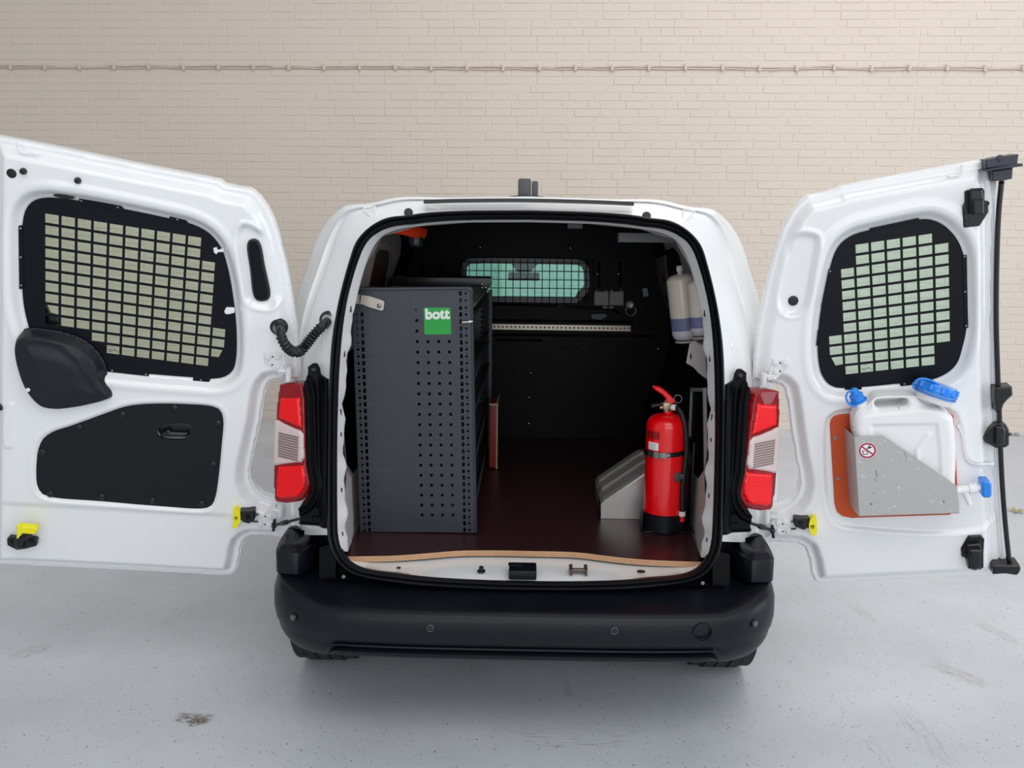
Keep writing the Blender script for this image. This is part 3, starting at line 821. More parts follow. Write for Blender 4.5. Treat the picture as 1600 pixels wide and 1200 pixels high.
# cab beyond the window: mirror, its foot, head restraints, lining
mb = MB(); c = at_y(818.5, 432, 5.65); mb.box(c, (.205, .03, .055), ch=.012); mb.done('interior_mirror', BLACKSM, van)
m0 = MB(); MF = Frame(Vector((0, 5.66, 1.5)), Vector((1, 0, 0)), Vector((0, 0, 1)), Vector((0, -1, 0)))
plate(m0, MF, MF.pts([(795, 405), (848, 405), (838, 415), (829, 425), (808, 425), (801, 415)]), (), -.02, 0); m0.done('mirror_foot', mat('dark_tinted_foot', (30, 56, 54), .4), van)
for L in ([(700, 428), (722, 430), (735, 434), (741, 441), (743, 470), (700, 470)], [(945, 448), (915, 449), (905, 455), (900, 466), (945, 470)]):
    hf = Frame(Vector((0, 4.9, 1.3)), Vector((1, 0, 0)), Vector((0, 0, 1)), Vector((0, -1, 0)))
    m0 = MB(); plate(m0, hf, [tuple(p) for p in hf.pts(L)], (), -.09, 0, .02); m0.done('head_restraint', LINER, van, 35)
cb = MB()
cb.add([(-.8, YP+.02, .6), (-.8, YP+.02, 1.68), (-.8, 5.5, 1.66), (-.86, 6.15, 1.06), (-.86, 6.15, .6)], [(0, 1, 2, 3, 4)])
cb.add([(.8, YP+.02, .6), (.8, YP+.02, 1.68), (.8, 5.5, 1.66), (.86, 6.15, 1.06), (.86, 6.15, .6)], [(0, 1, 2, 3, 4)])
cb.add([(-.8, YP+.02, 1.675), (.8, YP+.02, 1.675), (.8, 5.5, 1.65), (-.8, 5.5, 1.65)], [(0, 1, 2, 3)])
cb.add([(-.86, 5.6, 1.06), (.86, 5.6, 1.06), (.86, 6.18, 1.07), (-.86, 6.18, 1.07)], [(0, 1, 2, 3)])
cb.done('cab_lining', LINER, van, 30)

# ------------------------------------------------------------------ tail lamps and their black surrounds
def lampframe(s):
    o = rear(455, 690, .09); e1 = Vector((1, -.42, 0)).normalized(); e2 = Vector((0, .10, 1)); e2 = (e2-e1*e2.dot(e1)).normalized()
    n = e1.cross(e2).normalized()
    if n.y > 0: n = -n
    if s < 0: return Frame(mir(o), mir(e1), e2, mir(n))
    return Frame(o, e1, e2, n)
LAMP = [(435, 597), (450, 596.5), (466.7, 598), (474.7, 605.5), (477, 620), (478, 650), (479, 690), (480.7, 730), (484, 745), (485.8, 757), (482.7, 770), (474.7, 781), (462.7, 787), (446.7, 789), (431, 787.5), (427, 782), (425.3, 760), (425.3, 730), (426.7, 693), (428.7, 647), (431.5, 620)]
UPI = [(437.5, 622), (467.5, 621), (471, 668), (470, 669), (434.5, 653)]
CLR = [(428.8, 656), (432.5, 656), (452, 665), (469, 673), (473.5, 680), (474.5, 716), (470, 722.5), (440, 726), (426.6, 727.5), (427, 690)]
GRL = [(435.5, 674), (446, 675.5), (461, 681), (466, 686), (464.5, 706), (460, 712), (436, 709)]
LOI = [(433.5, 728.5), (474, 727.3), (476.8, 745), (474.8, 763), (470, 772), (463, 777), (437, 779), (430.5, 775)]
LF = lampframe(1)
for s in (1, -1):
    fr = lampframe(s)
    lm = relief('tail_lamp', fr, LF.pts(LAMP, .03), [], .0045, lambda P: -.05+.08*ss(-.0, .007, sdf(P, LF.pts(LAMP, .03))[0])+.004*ss(0, .05, sdf(P, LF.pts(LAMP, .03))[0]), LENSR, van)
    def sub(nm, L, m, h, bulge=.0035, b=.006, res=.0035):
        O = LF.pts(L, h)
        return relief(nm, fr, O, [], res, lambda P: h-.004+(.004+bulge)*ss(-.0, b, sdf(P, O)[0]), m, lm)
    sub('brake_lens', UPI, LENSB, .036); sub('reversing_lens', CLR, LENSC, .036)
    sub('fog_lens', LOI, LENSB, .036)
    mb = MB(); g = LF.pts(GRL, .04)
    for k in range(10):
        y0 = max(p[1] for p in g)-.006-k*.0082; x0 = min(p[0] for p in g); x1 = max(p[0] for p in g)
        plate(mb, fr, [(x0, y0-.0052+.003), (x1, y0-.0052-.004), (x1, y0-.004), (x0, y0+.003)], (), .036, .0408)
    mb.done('lamp_louvre', LAMPIN, lm)
SUR = [(485, 568), (489, 566.5), (494, 568), (498, 575), (500.7, 584), (512, 590), (518, 591), (518, 700), (518, 826), (490, 823), (468, 821.5), (465, 817), (470, 806), (466.7, 795), (472, 784), (480, 776), (484, 760), (482, 746), (478, 728), (477, 690), (475, 620), (472, 605), (478, 594), (481, 588), (479.5, 573)]
SRF = Frame(REARF.o, REARF.e1, REARF.e2, REARF.n)
def sur_h(P, O, lampo):
    d, _ = sdf(P, O); dl, _ = sdf(P, lampo); dl = -dl
    return -.045 + .03*ss(0, .006, d) + .02*np.exp(-((dl-.018)/.006)**2) + .022*np.exp(-((dl-.034)/.007)**2) - .006*ss(.05, .07, dl) + .03*ss(max(p[0] for p in O)-.05, max(p[0] for p in O)-.012, P[:, 0])
for s in (1, -1):
    fr = SRF if s > 0 else Frame(Vector((-SRF.o.x, SRF.o.y, SRF.o.z)), -SRF.e1, SRF.e2, SRF.n)
    O = SRF.pts(SUR, -.03); Lp = SRF.pts(LAMP, -.03)
    su = relief('lamp_surround', fr, O, [], .0034, lambda P: sur_h(P, O, Lp), TRIMB, van)
    mb = MB(); disc(mb, fr, SRF.px(489.5, 578, -.01), .008, -.03, -.012, 14, .002); mb.done('screw_cap', RUBBER, su, 40)
    mb = MB(); plate(mb, fr, SRF.pts([(468, 793), (512, 790), (512, 820), (470, 818), (467, 808)], -.01), [], -.05, -.012, .006)
    plate(mb, fr, SRF.pts([(487, 806), (502, 806), (503, 818), (488, 818)], -.01), [], -.02, -.006, .004); mb.done('check_strap_housing', TRIMB, su, 35)

# ------------------------------------------------------------------ bumper
zc = at_y(821, 957, 2.44).z
zb = rear(821, 919, 0.0).z - .006
PLAN = [(0, 2.42), (.15, 2.42), (.30, 2.421), (.45, 2.426), (.56, 2.434), (.64, 2.452), (.70, 2.478), (.745, 2.512), (.778, 2.556), (.797, 2.61), (.81, 2.68), (.82, 2.76), (.83, 2.86), (.84, 3.0), (.845, 3.2)]
pl2 = [tuple(p[:2]) for p in _dense(PLAN, 5)]
def planpt(i, o):                                 # offset o outward along the plan normal
    a = np.array(pl2[max(i-1, 0)]); b = np.array(pl2[min(i+1, len(pl2)-1)]); t = (b-a)/np.linalg.norm(b-a)
    n = np.array((t[1], -t[0])); p = np.array(pl2[i])+n*o
    return max(p[0], 0) if i else 0.0, p[1]
PROF = [(-.045, zc+.001), (-.028, zc+.0005), (-.014, zc-.004), (-.004, zc-.012), (.002, zc-.026), (.003, zc-.055), (-.002, zc-.085), (-.008, zc-.098),
        (-.010, zc-.102), (-.024, zc-.106), (-.024, zc-.113), (-.014, zc-.116), (-.013, zc-.120), (-.030, zc-.124), (-.032, zc-.131), (-.016, zc-.139), (-.018, zc-.150), (-.035, zc-.162), (-.08, zc-.17), (-.2, zc-.16)]
SMOO = [(o, z) for o, z in PROF[:8]]+[(-.010, zc-.109), (-.013, zc-.121), (-.018, zc-.133), (-.024, zc-.145), (-.031, zc-.156), (-.039, zc-.166), (-.049, zc-.175), (-.060, zc-.182), (-.074, zc-.187), (-.092, zc-.190), (-.13, zc-.191), (-.25, zc-.18)]
rows = []
for (o1, z1), (o2, z2) in zip(PROF, SMOO):
    r = []
    for i in range(len(pl2)):
        k = float(ss(.565, .635, np.array([abs(pl2[i][0])]))[0])
        rise = .0
        o, z = o1*(1-k)+o2*k, z1*(1-k)+z2*k
        # towards the corners the shoulder climbs to meet the corner caps
        up = float(ss(.60, .80, np.array([pl2[i][0]]))[0])
        w = max(0.0, 1-(zc-z)/.06) if z < zc else 1.0
        z += up*.035*w
        x, y = planpt(i, o); r.append(Vector((-x, y, z)))
    rows.append(r)
# step surface behind the crest
st1, st2 = [], []
for i, p in enumerate(rows[0]):
    x = max(-.70, p.x)
    x = max(-.655, p.x)
    st1.append(Vector((x, 2.60 if abs(p.x) < .655 else min(2.60+.3*(abs(p.x)-.655), 2.66), zb+.004)))
    st2.append(Vector((x, 2.72, zb+.002)))
mid = [a.lerp(b, .5)+Vector((0, 0, -.004)) for a, b in zip(st1, rows[0])]
v, f = bridge([full2 for full2 in ([mir(p) for p in r[::-1]]+r[1:] for r in [st2, st1, mid]+rows)])
mesh('bumper', v, f, BLACKPL, van, 50)
bump = bpy.data.objects['bumper']
# corner caps above the bumper ends
for s in (1, -1):
    cap_rows = []
    CP = [np.array(p) for p in _dense([(.668, 2.86), (.676, 2.76), (.684, 2.69), (.698, 2.632), (.716, 2.604), (.722, 2.600), (.760, 2.604), (.786, 2.612), (.796, 2.628), (.804, 2.67), (.812, 2.75), (.82, 2.95)], 4)]
    for o, z in ((-.03, zc+.02), (-.004, zc+.0375), (.0, zc+.042), (-.001, zc+.108), (-.004, zc+.113), (-.012, zc+.115), (-.016, zc+.117), (-.022, zc+.124), (-.036, zc+.129), (-.06, zc+.127), (-.11, zc+.112)):
        r = []
        for i, p in enumerate(CP):
            t = CP[min(i+1, len(CP)-1)]-CP[max(i-1, 0)]; t = t/np.linalg.norm(t)
            k = 1.0 if p[1] < 2.9 else .6
            # the top corner droops towards the flank
            r.append(Vector((-(p[0]+t[1]*o*.7*k), p[1]-t[0]*o*1.0, z)))
        cap_rows.append(r)
    if s < 0: cap_rows = [[mir(p) for p in r] for r in cap_rows]
    v, f = bridge(cap_rows)
    mesh('bumper_corner', v, f, BLACKPL, van, 40)
# dark inner corner behind the caps (closes body to bumper)
mb = MB()
for s in (1, -1):
    mb.add([(s*-.60, 2.625, zb), (s*-.60, 2.66, zb+.13), (s*-.80, 2.80, zb+.115), (s*-.80, 2.80, zb-.02), (s*-.60, 2.64, zb-.02)], [(0, 1, 2, 3, 4)])
    mb.add([(s*-.605, 2.625, zb), (s*-.66, 2.63, zb), (s*-.66, 2.65, zb+.10), (s*-.605, 2.655, zb+.115)], [(0, 1, 2, 3)])
mb.add([(-.64, 2.60, zb+.012), (.64, 2.60, zb+.012), (.62, 2.66, zb-.03), (-.62, 2.66, zb-.03)], [(0, 1, 2, 3)])
mb.done('bumper_bracket', TRIMB, van, 30)
# parking sensors and towing-eye cover
BF = Frame(Vector((0, 2.417, zc-.05)), Vector((1, 0, 0)), Vector((0, .06, 1)).normalized(), Vector((0, -1, .06)).normalized())
for x, y in ((672.5, 981), (960, 985)):
    mb = MB(); c = BF.px(x, y); disc(mb, BF, c, .0085, -.01, .0045, 20, .0015)
    sn = mb.done('parking_sensor', BLACKSM, van, 40)
    mb = MB(); plate(mb, BF, circ(c, .0105, 20), [circ(c, .0088, 20)], -.01, .0052); mb.done('sensor_ring', mat('grey_ring', (92, 92, 96), .4), sn, 40)
for s, (x, y) in ((-1, (457, 964)), (1, (1180, 974))):
    best = min((abs(at_y(x, y, planpt(i, .004)[1]).x-s*planpt(i, .004)[0]), i) for i in range(1, len(pl2)-1) if pl2[i][0] > .6 and pl2[i][1] < 2.66)
    i = best[1]; q = planpt(i, .003); o = Vector((s*q[0], q[1], at_y(x, y, q[1]).z))
    t = np.array(pl2[i+1])-np.array(pl2[i-1]); t = t/np.linalg.norm(t); n = Vector((s*t[1], -t[0], .0)); e1 = Vector((t[0], s*t[1], 0)) if s > 0 else Vector((t[0], -t[1], 0))
    fr = Frame(o, e1, Vector((0, 0, 1)), n)
    mb = MB(); disc(mb, fr, (0, 0), .013, -.02, .006, 20, .002); sn = mb.done('parking_sensor', BLACKSM, van, 40)
    mb = MB(); disc(mb, fr, (0, 0), .0088, 0, .009, 18, .002); mb.done('sensor_face', mat('grey_sensor_face', (84, 84, 88), .4), sn, 40)
mb = MB(); c = BF.px(1098, 987); c2 = (c[0], c[1])
fr = Frame(at_y(1098, 987, 2.424)+Vector((0, -.004, 0)), Vector((1, .055, 0)).normalized(), BF.e2, BF.n)
plate(mb, fr, circ((0, 0), .0275, 32), [circ((0, 0), .0267, 32)], -.01, .0005); mb.done('tow_eye_cover', mat('groove_black', (10, 10, 12), .6), van)
for s in (1, -1):
    p = rear(537 if s > 0 else 1098, 901 if s > 0 else 911, -.002); MB().lathe([(.006, 0), (.005, .003), (.001, .003)], p, -RN, 12).done('trim_screw', GREYM, van)

# ------------------------------------------------------------------ wheels
for s in (-1, 1):
    c = Vector((s*.728, 3.15, .300)); tb = MB()
    prof = [(.20, -.085), (.235, -.098), (.275, -.104), (.298, -.1), (.311, -.088), (.3165, -.06), (.3175, 0), (.3165, .06), (.311, .088), (.298, .1), (.275, .104), (.235, .098), (.20, .085)]
    prof = [(r*.945, h) for r, h in prof]
    tb.lathe(prof, c, (1, 0, 0), 64)
    for k in range(72):                          # tread and shoulder blocks
        a = 2*math.pi*k/72
        R = Matrix.Rotation(a, 3, 'X')
        for x, w in ((-.087, .036), (-.045, .034), (0, .036), (.045, .034), (.087, .036)):
            rr = .2985 if abs(x) < .08 else .292
            tb.box(c+Vector((x, 0, 0))+R @ Vector((0, 0, rr+.0015)), (w, .0215, .012), R)
    wt = tb.done('tyre', TYRE, van, 40)
    MB().lathe([(.205, -.08), (.205, .08), (.18, .06), (.06, .05), (.001, .05)], c, (s, 0, 0), 40).done('wheel_rim', RIM, wt, 40)
# ================================================================== REAR DOORS (parts of the van)
def door_frame(Hm, anchor, ay, s):
    """plane of an open door: directions from its square-holed window guard, standing on its hinge"""
    Hm = np.array(Hm)
    h1, h2 = Hm[:, 0].copy(), Hm[:, 1].copy()
    h1[:2] /= FPX; h2[:2] /= FPX
    def w(h): return (_r*h[0] - _u*h[1] + _f*h[2]).normalized()
    e1 = w(h1); up = -w(h2)
    up = (up - e1*up.dot(e1)).normalized()
    n = e1.cross(up).normalized()
    if n.y > 0: n = -n
    o = at_y(anchor[0], anchor[1], ay)
    fr = Frame(o, e1, up, n)
    def cell(c, r):
        q = Hm @ np.array((c, r, 1.0)); return (800+q[0]/q[2], 600+q[1]/q[2])
    return fr, cell
HL = [[23.242740570755114, -3.495939914497384, -729.5824567061078], [3.143128311896408, 17.184451179633555, -266.56201392068266], [0.003204096564692144, 0.004865828865432509, 1.0]]
HR = [[21.796408489351602, 2.405486785614891, 512.50087602506], [-2.595386817062133, 16.863019656943838, -213.91786272354818], [-0.0043350292187435005, 0.0031226471711685477, 1.0]]
DL, cellL = door_frame(HL, (455, 690), 2.83, -1)
DR, cellR = door_frame(HR, (1188, 690), 2.83, 1)
OUT_L = [(-14, 211), (5, 214.5), (30, 219), (100, 232.5), (200, 253.5), (300, 273), (343, 281.5), (351, 288), (376, 293), (388, 294.5), (394, 297), (406, 308), (418, 324), (428, 344), (436, 369), (444, 400), (452, 438), (458, 475), (463, 512), (467, 548), (469, 575), (469, 592), (450, 592.5), (436, 593), (424, 594.5), (418, 602), (414, 615), (409, 651), (400, 692), (394, 718), (391.5, 735), (392, 748), (399, 764), (411, 774.5), (424, 779), (440, 784), (458, 787), (458.5, 805), (457.5, 830), (453.5, 847.5), (447, 843.5), (439, 839), (428, 838), (394, 836.5), (387, 839.5), (381, 845), (377.5, 855), (374.5, 872), (371, 887), (366.5, 895), (357, 899), (340, 899), (300, 896.5), (200, 891), (100, 886.5), (-14, 881)]
OUT_R = [(1540, 247), (1501, 254.5), (1420, 269.5), (1330, 286.5), (1312, 290.5), (1306, 294), (1285, 300), (1273, 302.5), (1261, 304), (1249, 314), (1234, 332), (1222, 355), (1210, 391), (1198, 436), (1187.5, 487), (1181.5, 520), (1177.5, 560), (1175.5, 592), (1195, 597), (1208, 599.5), (1218, 601), (1224.5, 607), (1228.5, 625), (1234.5, 668), (1241, 712), (1247.5, 740), (1248.7, 755), (1245, 769), (1236.7, 781), (1225, 788.5), (1213, 792.5), (1195, 797), (1179, 801), (1180, 831), (1183, 857), (1195, 850), (1213, 847), (1246, 849), (1257, 855.5), (1263, 873), (1267, 897), (1273, 908.5), (1283.5, 912), (1360, 908), (1450, 903.5), (1562, 899), (1562, 875), (1558.5, 810), (1555, 720), (1552.5, 640), (1549, 540), (1550, 420), (1551.5, 300), (1546, 262)]
GL_L = [(57, 311.5), (75, 308.5), (92, 309.5), (126, 314), (192, 326), (264, 341), (300, 350), (324, 362), (339, 377), (348, 392), (357, 422), (364.5, 464), (369.6, 515), (369, 559), (364, 578), (351.5, 588), (332.5, 591.5), (304, 589.5), (234, 584), (161.5, 576), (110, 568), (75, 556), (58, 540), (48, 518), (39, 485), (35.4, 455), (34.5, 410), (35.5, 350), (39.5, 330), (46, 319)]
GL_R = [(1282, 487), (1288.5, 455), (1296, 421), (1306, 391), (1318, 376), (1336, 365.5), (1360, 359), (1436, 342.8), (1454, 343), (1474, 351.5), (1492, 369), (1501, 385), (1506, 402), (1510, 454), (1511, 500), (1508, 525), (1504, 541), (1497, 564), (1486, 578), (1465, 590), (1440, 596), (1405, 599), (1345, 604.5), (1306, 605), (1294, 599), (1283.5, 584), (1279, 564), (1277.5, 541), (1279, 512)]
POCK_L = [(373, 364), (379, 353), (385, 352.5), (403, 361), (413, 370), (420, 395), (436, 462), (434, 470), (424, 479), (402, 478), (388, 470), (382, 445)]
POCK_R = [(1234, 380), (1247, 367), (1262, 366), (1276, 371), (1277, 385), (1272, 415), (1264, 465), (1258, 481), (1243, 491), (1228, 490), (1219, 478), (1217, 462), (1227, 410)]
TRIM_L = [(57, 717), (58.6, 704.7), (66.5, 686), (82, 674.6), (111, 665), (158, 648), (196, 635), (228, 631), (285, 631), (332.5, 635), (344, 640.5), (349, 654), (347, 692), (336, 780), (329, 791.5), (316.7, 795), (253, 791.7), (158, 783.8), (82, 777.5), (66.5, 772.7), (58.6, 761.7), (56, 742.7)]
BRD_R = [(1290, 668), (1295, 651), (1308, 643.5), (1420, 637), (1488, 642), (1499, 668), (1505, 712), (1516, 726), (1548, 727), (1551, 816), (1330, 822), (1305, 815), (1296, 796)]
def loop2(fr, L, h=0.0, n=None, sm=True):
    P = fr.pts(L, h)
    return [tuple(p) for p in spline(P, n or len(L)*4, True)] if sm else P
def build_door(fr, OUT, GL, POCK, LOW, low_depth, name_lbl, gl_mat, extra):
    O = fr.pts(OUT); W = loop2(fr, GL, .008); Wh = inset(W, .012); Pk = loop2(fr, POCK, .03); Lw = loop2(fr, LOW, .028)
    def hf(P):
        d, _ = sdf(P, O); dw, _ = sdf(P, W); dw = -dw
        h = -.022+.027*ss(0, .0045, d) + .029*ss(.018, .050, d)
        h = h - (.029*(1-ss(.001, .030, dw)))*ss(.0, .05, d) + .004*np.exp(-((dw-.04)/.012)**2)
        dp, _ = sdf(P, Pk); h = h - .013*ss(-.008, .012, dp) + .0035*np.exp(-((dp+.010)/.006)**2)
        dl, _ = sdf(P, Lw); h = h - low_depth*ss(-.010, .006, dl) + .002*np.exp(-((dl+.012)/.007)**2)
        return h + extra(P)
    door = relief('rear_door', fr, O, [Wh], .0052, hf, WHITE, van, True, name_lbl)
    mb = MB(); plate(mb, fr, O, [Wh], -.035, -.0045); mb.done('outer_skin', WHITE, door, 40)
    mb = MB(); pw_ = inset(W, -.03); tri = tessellate_polygon([[Vector((p[0], p[1], 0)) for p in pw_]]); mesh('window_pane', [fr.p(p, -.02) for p in pw_], [tuple(t) for t in tri], gl_mat, door)
    return door, W
def band(fr, a, b, width):                       # soft crease between two pixels, as a height term
    pa, pb = np.array(fr.px(*a, .03)), np.array(fr.px(*b, .03)); t = (pb-pa)/np.linalg.norm(pb-pa); n = np.array((-t[1], t[0]))
    def g(P):
        u = (P-pa)@t/np.linalg.norm(pb-pa); w = (P-pa)@n
        return ss(-width, width, -w)*ss(-.04, .05, u)*(1-ss(.95, 1.04, u))
    return g
c1 = band(DL, (0, 786), (366, 806), .014)
rb = loop2(DL, [(8, 698), (12, 630), (24, 629), (25, 634), (21, 698), (17, 700)], .03)
hb0 = loop2(DL, [(243, 676), (247, 667), (254, 663.5), (294, 663.5), (301.5, 668), (299, 677), (292, 687), (253, 687), (245, 683)], .03)
def exL(P): return -.007*c1(P) - .045*ss(-.004, .004, sdf(P, hb0)[0]) + .005*ss(-.003, .004, sdf(P, rb)[0])
c2 = band(DR, (1560, 842), (1290, 824), .014)
def exR(P): return -.006*(1-c2(P))*0
doorL, WLp = build_door(DL, OUT_L, GL_L, POCK_L, TRIM_L, .010, 'white wide rear door with black trim panel and wiper motor cover', DGLASS, exL)
doorR, WRp = build_door(DR, OUT_R, GL_R, POCK_R, BRD_R, .010, 'white narrow rear door carrying the water can', DGLASS2, exR)

# ---- window guards: powder-coated sheet with punched rectangular holes
def guard(fr, cell, W, rowsmap, cw, chh, tabs, cut, door, clip=()):
    holes = []
    for r, (a, b) in rowsmap.items():
        for c in range(a, b+1):
            q = [cell(c, r), cell(c+cw, r), cell(c+cw, r+chh), cell(c, r+chh)]
            if (c, r) == cut[0]: q = cut[1](q)
            holes.append(fr.pts(q, .010))
    mb = MB(); plate(mb, fr, W, holes, .008, .010)
    for t in tabs: plate(mb, fr, fr.pts(t, .012), (), .006, .0125, .001)
    return mb.done('window_guard', GUARD, door, 30)
rl = {0: (0, 9), 1: (0, 9), 8: (0, 11), 9: (0, 11), 10: (3, 11), 11: (4, 10)}
rl.update({r: (0, 10) for r in range(2, 8)})
tabL = [[(28.5, 353), (36, 352), (37, 451), (30, 452)], [(123, 310.5), (152, 315), (189, 322), (193, 327), (190, 331), (125, 318)], [(265, 338.5), (290, 344.5), (294, 349), (264, 345)], [(168, 574), (232, 581), (232, 588), (160, 580)], [(302, 588), (330, 590), (326, 598), (301, 596)]]
guardL = guard(DL, cellL, WLp, rl, .835, .77, tabL, ((11, 10), lambda q: [q[0], (q[1][0]-2, q[1][1]), (q[2][0]-7, q[2][1]-1), q[3]]), doorL)
rr = {0: (1, 5), 1: (1, 6), 8: (-1, 6), 9: (-1, 6), 10: (-1, 5), 11: (0, 5)}
rr.update({r: (0, 6) for r in range(2, 8)})
tabR = [[(1359, 357), (1434, 341), (1437, 341.5), (1435, 346), (1360, 361)], [(1295, 421), (1298, 421), (1286, 479), (1283, 480)], [(1278, 516), (1281, 516), (1279, 540), (1275.5, 540)], [(1503, 398.5), (1510.5, 398.5), (1513, 512), (1507, 513)], [(1319, 601), (1346, 600), (1346.5, 608.5), (1321, 609)], [(1405, 597), (1424, 595), (1426, 601), (1408, 603.5)]]
guardR = guard(DR, cellR, WRp, rr, .835, .77, tabR, ((-1, 10), lambda q: [(q[0][0]+2, q[0][1]), q[1], q[2], (q[3][0]+8, q[3][1])]), doorR)
# screws in the tabs, pale clips
for fr, L, dr in ((DL, ((32, 357), (32.5, 402), (33, 446), (127, 314), (184, 324), (277, 343), (228, 585), (175, 579), (314, 594)), doorL), (DR, ((1507, 401), (1508, 456), (1509.5, 509), (1413, 600), (1297, 424)), doorR)):
    mb = MB()
    for x, y in L: mb.lathe([(.0035, 0), (.003, .0025), (.0005, .003)], fr.p(fr.px(x, y, .0125), .0122), fr.n, 10)
    mb.done('guard_screw', SCREW, dr, True)
for P1 in ([(333, 388), (338, 386.5), (340, 391), (349, 388), (350, 394), (340, 394.5), (338, 398), (334, 395)], [(350, 487), (353, 481), (362, 481), (366, 482), (366, 489), (357, 491.5), (352, 491)]):
    mb = MB(); plate(mb, DL, DL.pts(P1, .02), (), .011, .020, .002); mb.done('guard_clip', WHITE, doorL, 30)
# remains of the old wiper drive seen through the lowest holes
mb = MB(); plate(mb, DL, DL.pts([(60, 470), (72, 475), (78, 489), (88, 492), (95, 508), (60, 508)], -.01), (), -.016, -.008, .003); mb.done('wiper_bracket', BLACKSM, doorL, 30)
# etched maker's marks in the corner of each pane (rows of tiny strokes)
for fr, cell, (c, r), dr in ((DL, cellL, (4, 11), doorL), (DR, cellR, (1, 11), doorR)):
    mb = MB()
    for k, (a, b2, y, w) in enumerate(((.06, .50, .10, .03), (.06, .40, .38, .05), (.46, .60, .34, .10), (.10, .38, .52, .05), (.66, .80, .50, .05))):
        q = [cell(c+a, r+y), cell(c+b2, r+y), cell(c+b2, r+y+w), cell(c+a, r+y+w)]
        plate(mb, fr, fr.pts(q, -.018), (), -.0188, -.0184)
    mb.done('glass_etching', mat('etch_grey', (70, 78, 74), .6), dr)

# ---- wiper motor cover (a moulded pod) on the wide door
POD = loop2(DL, [(13, 552), (14, 538), (20, 527), (33, 520), (60, 521), (98, 528), (128, 541), (148, 560), (158, 578), (161, 592), (168, 604), (175, 616), (175, 626), (166, 632.5), (140, 640), (110, 645.5), (85, 647.5), (62, 643.5), (46, 632), (30, 610), (18, 578)], .06)
rg1 = [np.array(DL.px(x, y, .07)) for x, y in ((22, 535), (60, 531), (95, 541), (122, 562), (150, 606), (168, 626))]
def podh(P):
    d, _ = sdf(P, POD)
    h = .016+.042*ss(0, .020, d)+.016*ss(.02, .085, d)
    best = np.full(len(P), 9.0)
    for a, b in zip(rg1[:-1], rg1[1:]):
        t = np.clip(((P-a)@(b-a))/((b-a)@(b-a)), 0, 1); best = np.minimum(best, np.linalg.norm(P-(a+t[:, None]*(b-a)), axis=1))
    return h+.006*np.exp(-(best/.012)**2)
PODM = mat('charcoal_moulded_plastic', (24, 26, 34), .42, spec=.35, noise=.06, nscale=200, bump=.08)
pod = relief('wiper_motor_cover', DL, POD, [], .0036, podh, PODM, doorL)
mb = MB(); mb.lathe([(.006, 0), (.006, .003), (.003, .0032), (.002, .001), (.0005, .001)], DL.p(DL.px(44, 609, .075), .074), DL.n, 14); mb.done('cover_screw', STICKW, doorL, 40)

# ---- lower trim panel with pull handle
TR = loop2(DL, TRIM_L, .028)
hb = DL.pts([(243, 676), (247, 667), (254, 663.5), (294, 663.5), (301.5, 668), (299, 677), (292, 687), (253, 687), (245, 683)], .03)
hb = [tuple(p) for p in spline(hb, 28, True)]
TRM = mat('black_fibre_trim', (17, 18, 23), .55, spec=.3, noise=.1, nscale=260, bump=.15)
mb = MB(); plate(mb, DL, TR, [hb], .023, .0275, .0012); trim = mb.done('trim_panel', TRM, doorL, 35)
mb = MB(); plate(mb, DL, hb, [inset(hb, .004)], .020, .030, .001)
mb.done('handle_surround', BLACKSM, doorL, 35)
mb = MB(); plate(mb, DL, inset(hb, .003), (), -.01, .004); plate(mb, DL, DL.pts([(250, 683), (251, 676), (262, 671), (267, 676), (294, 677), (291, 683)], .02), (), .006, .022, .004)
mb.done('pull_handle', BLACKSM, doorL, 35)
for x, y in ((123.5, 668), (191.6, 648), (273, 637.5), (341, 661.5), (333.5, 725.5), (315, 787), (238, 782.5), (159, 776.5), (78.5, 772), (66.5, 707)):
    mb = MB(); mb.lathe([(.012, 0), (.0118, .002), (.008, .0045), (.0005, .005)], DL.p(DL.px(x, y, .0275), .0275), DL.n, 18); mb.done('trim_clip', BLACKSM, doorL, True)

# ---- vent slot, plugs, slots on the wide door
vs = loop2(DL, [(386.5, 381), (390, 374.5), (400, 373), (406, 378), (414, 415), (422.5, 460), (419.5, 467.5), (405, 469.8), (398, 465), (391, 420)], .022, 40)
mb = MB(); plate(mb, DL, vs, [inset(vs, .007)], .012, .031, .003); vr = mb.done('vent_seal', RUBBER, doorL, 35)
mb = MB(); plate(mb, DL, inset(vs, .006), (), .012, .0255); mb.done('vent_flap', GUARD, doorL)
mb = MB(); plate(mb, DL, loop2(DL, [(83, 305), (90, 303.5), (108, 306), (116, 309.5), (108, 310.8), (90, 308)], .02, 24), (), .008, .0225, .001); mb.done('slot_plug', BLACKSM, doorL, 30)
def plug(fr, x, y, r, h, dr, dome=.004, nm='rubber_plug'):
    mb = MB(); mb.lathe([(r, -.008), (r, dome*.4), (r*.75, dome), (.0005, dome*1.05)], fr.p(fr.px(x, y, h), h), fr.n, 22); return mb.done(nm, RUBBER, dr, 45)
plug(DL, 18, 271, .0135, .034, doorL, .001); plug(DL, 37, 267.5, .0095, .034, doorL, .012); plug(DL, 122, 282, .0095, .034, doorL, .012)
plug(DL, -1, 637, .010, .034, doorL); plug(DR, 1239.5, 470, .0155, .024, doorR, .001)
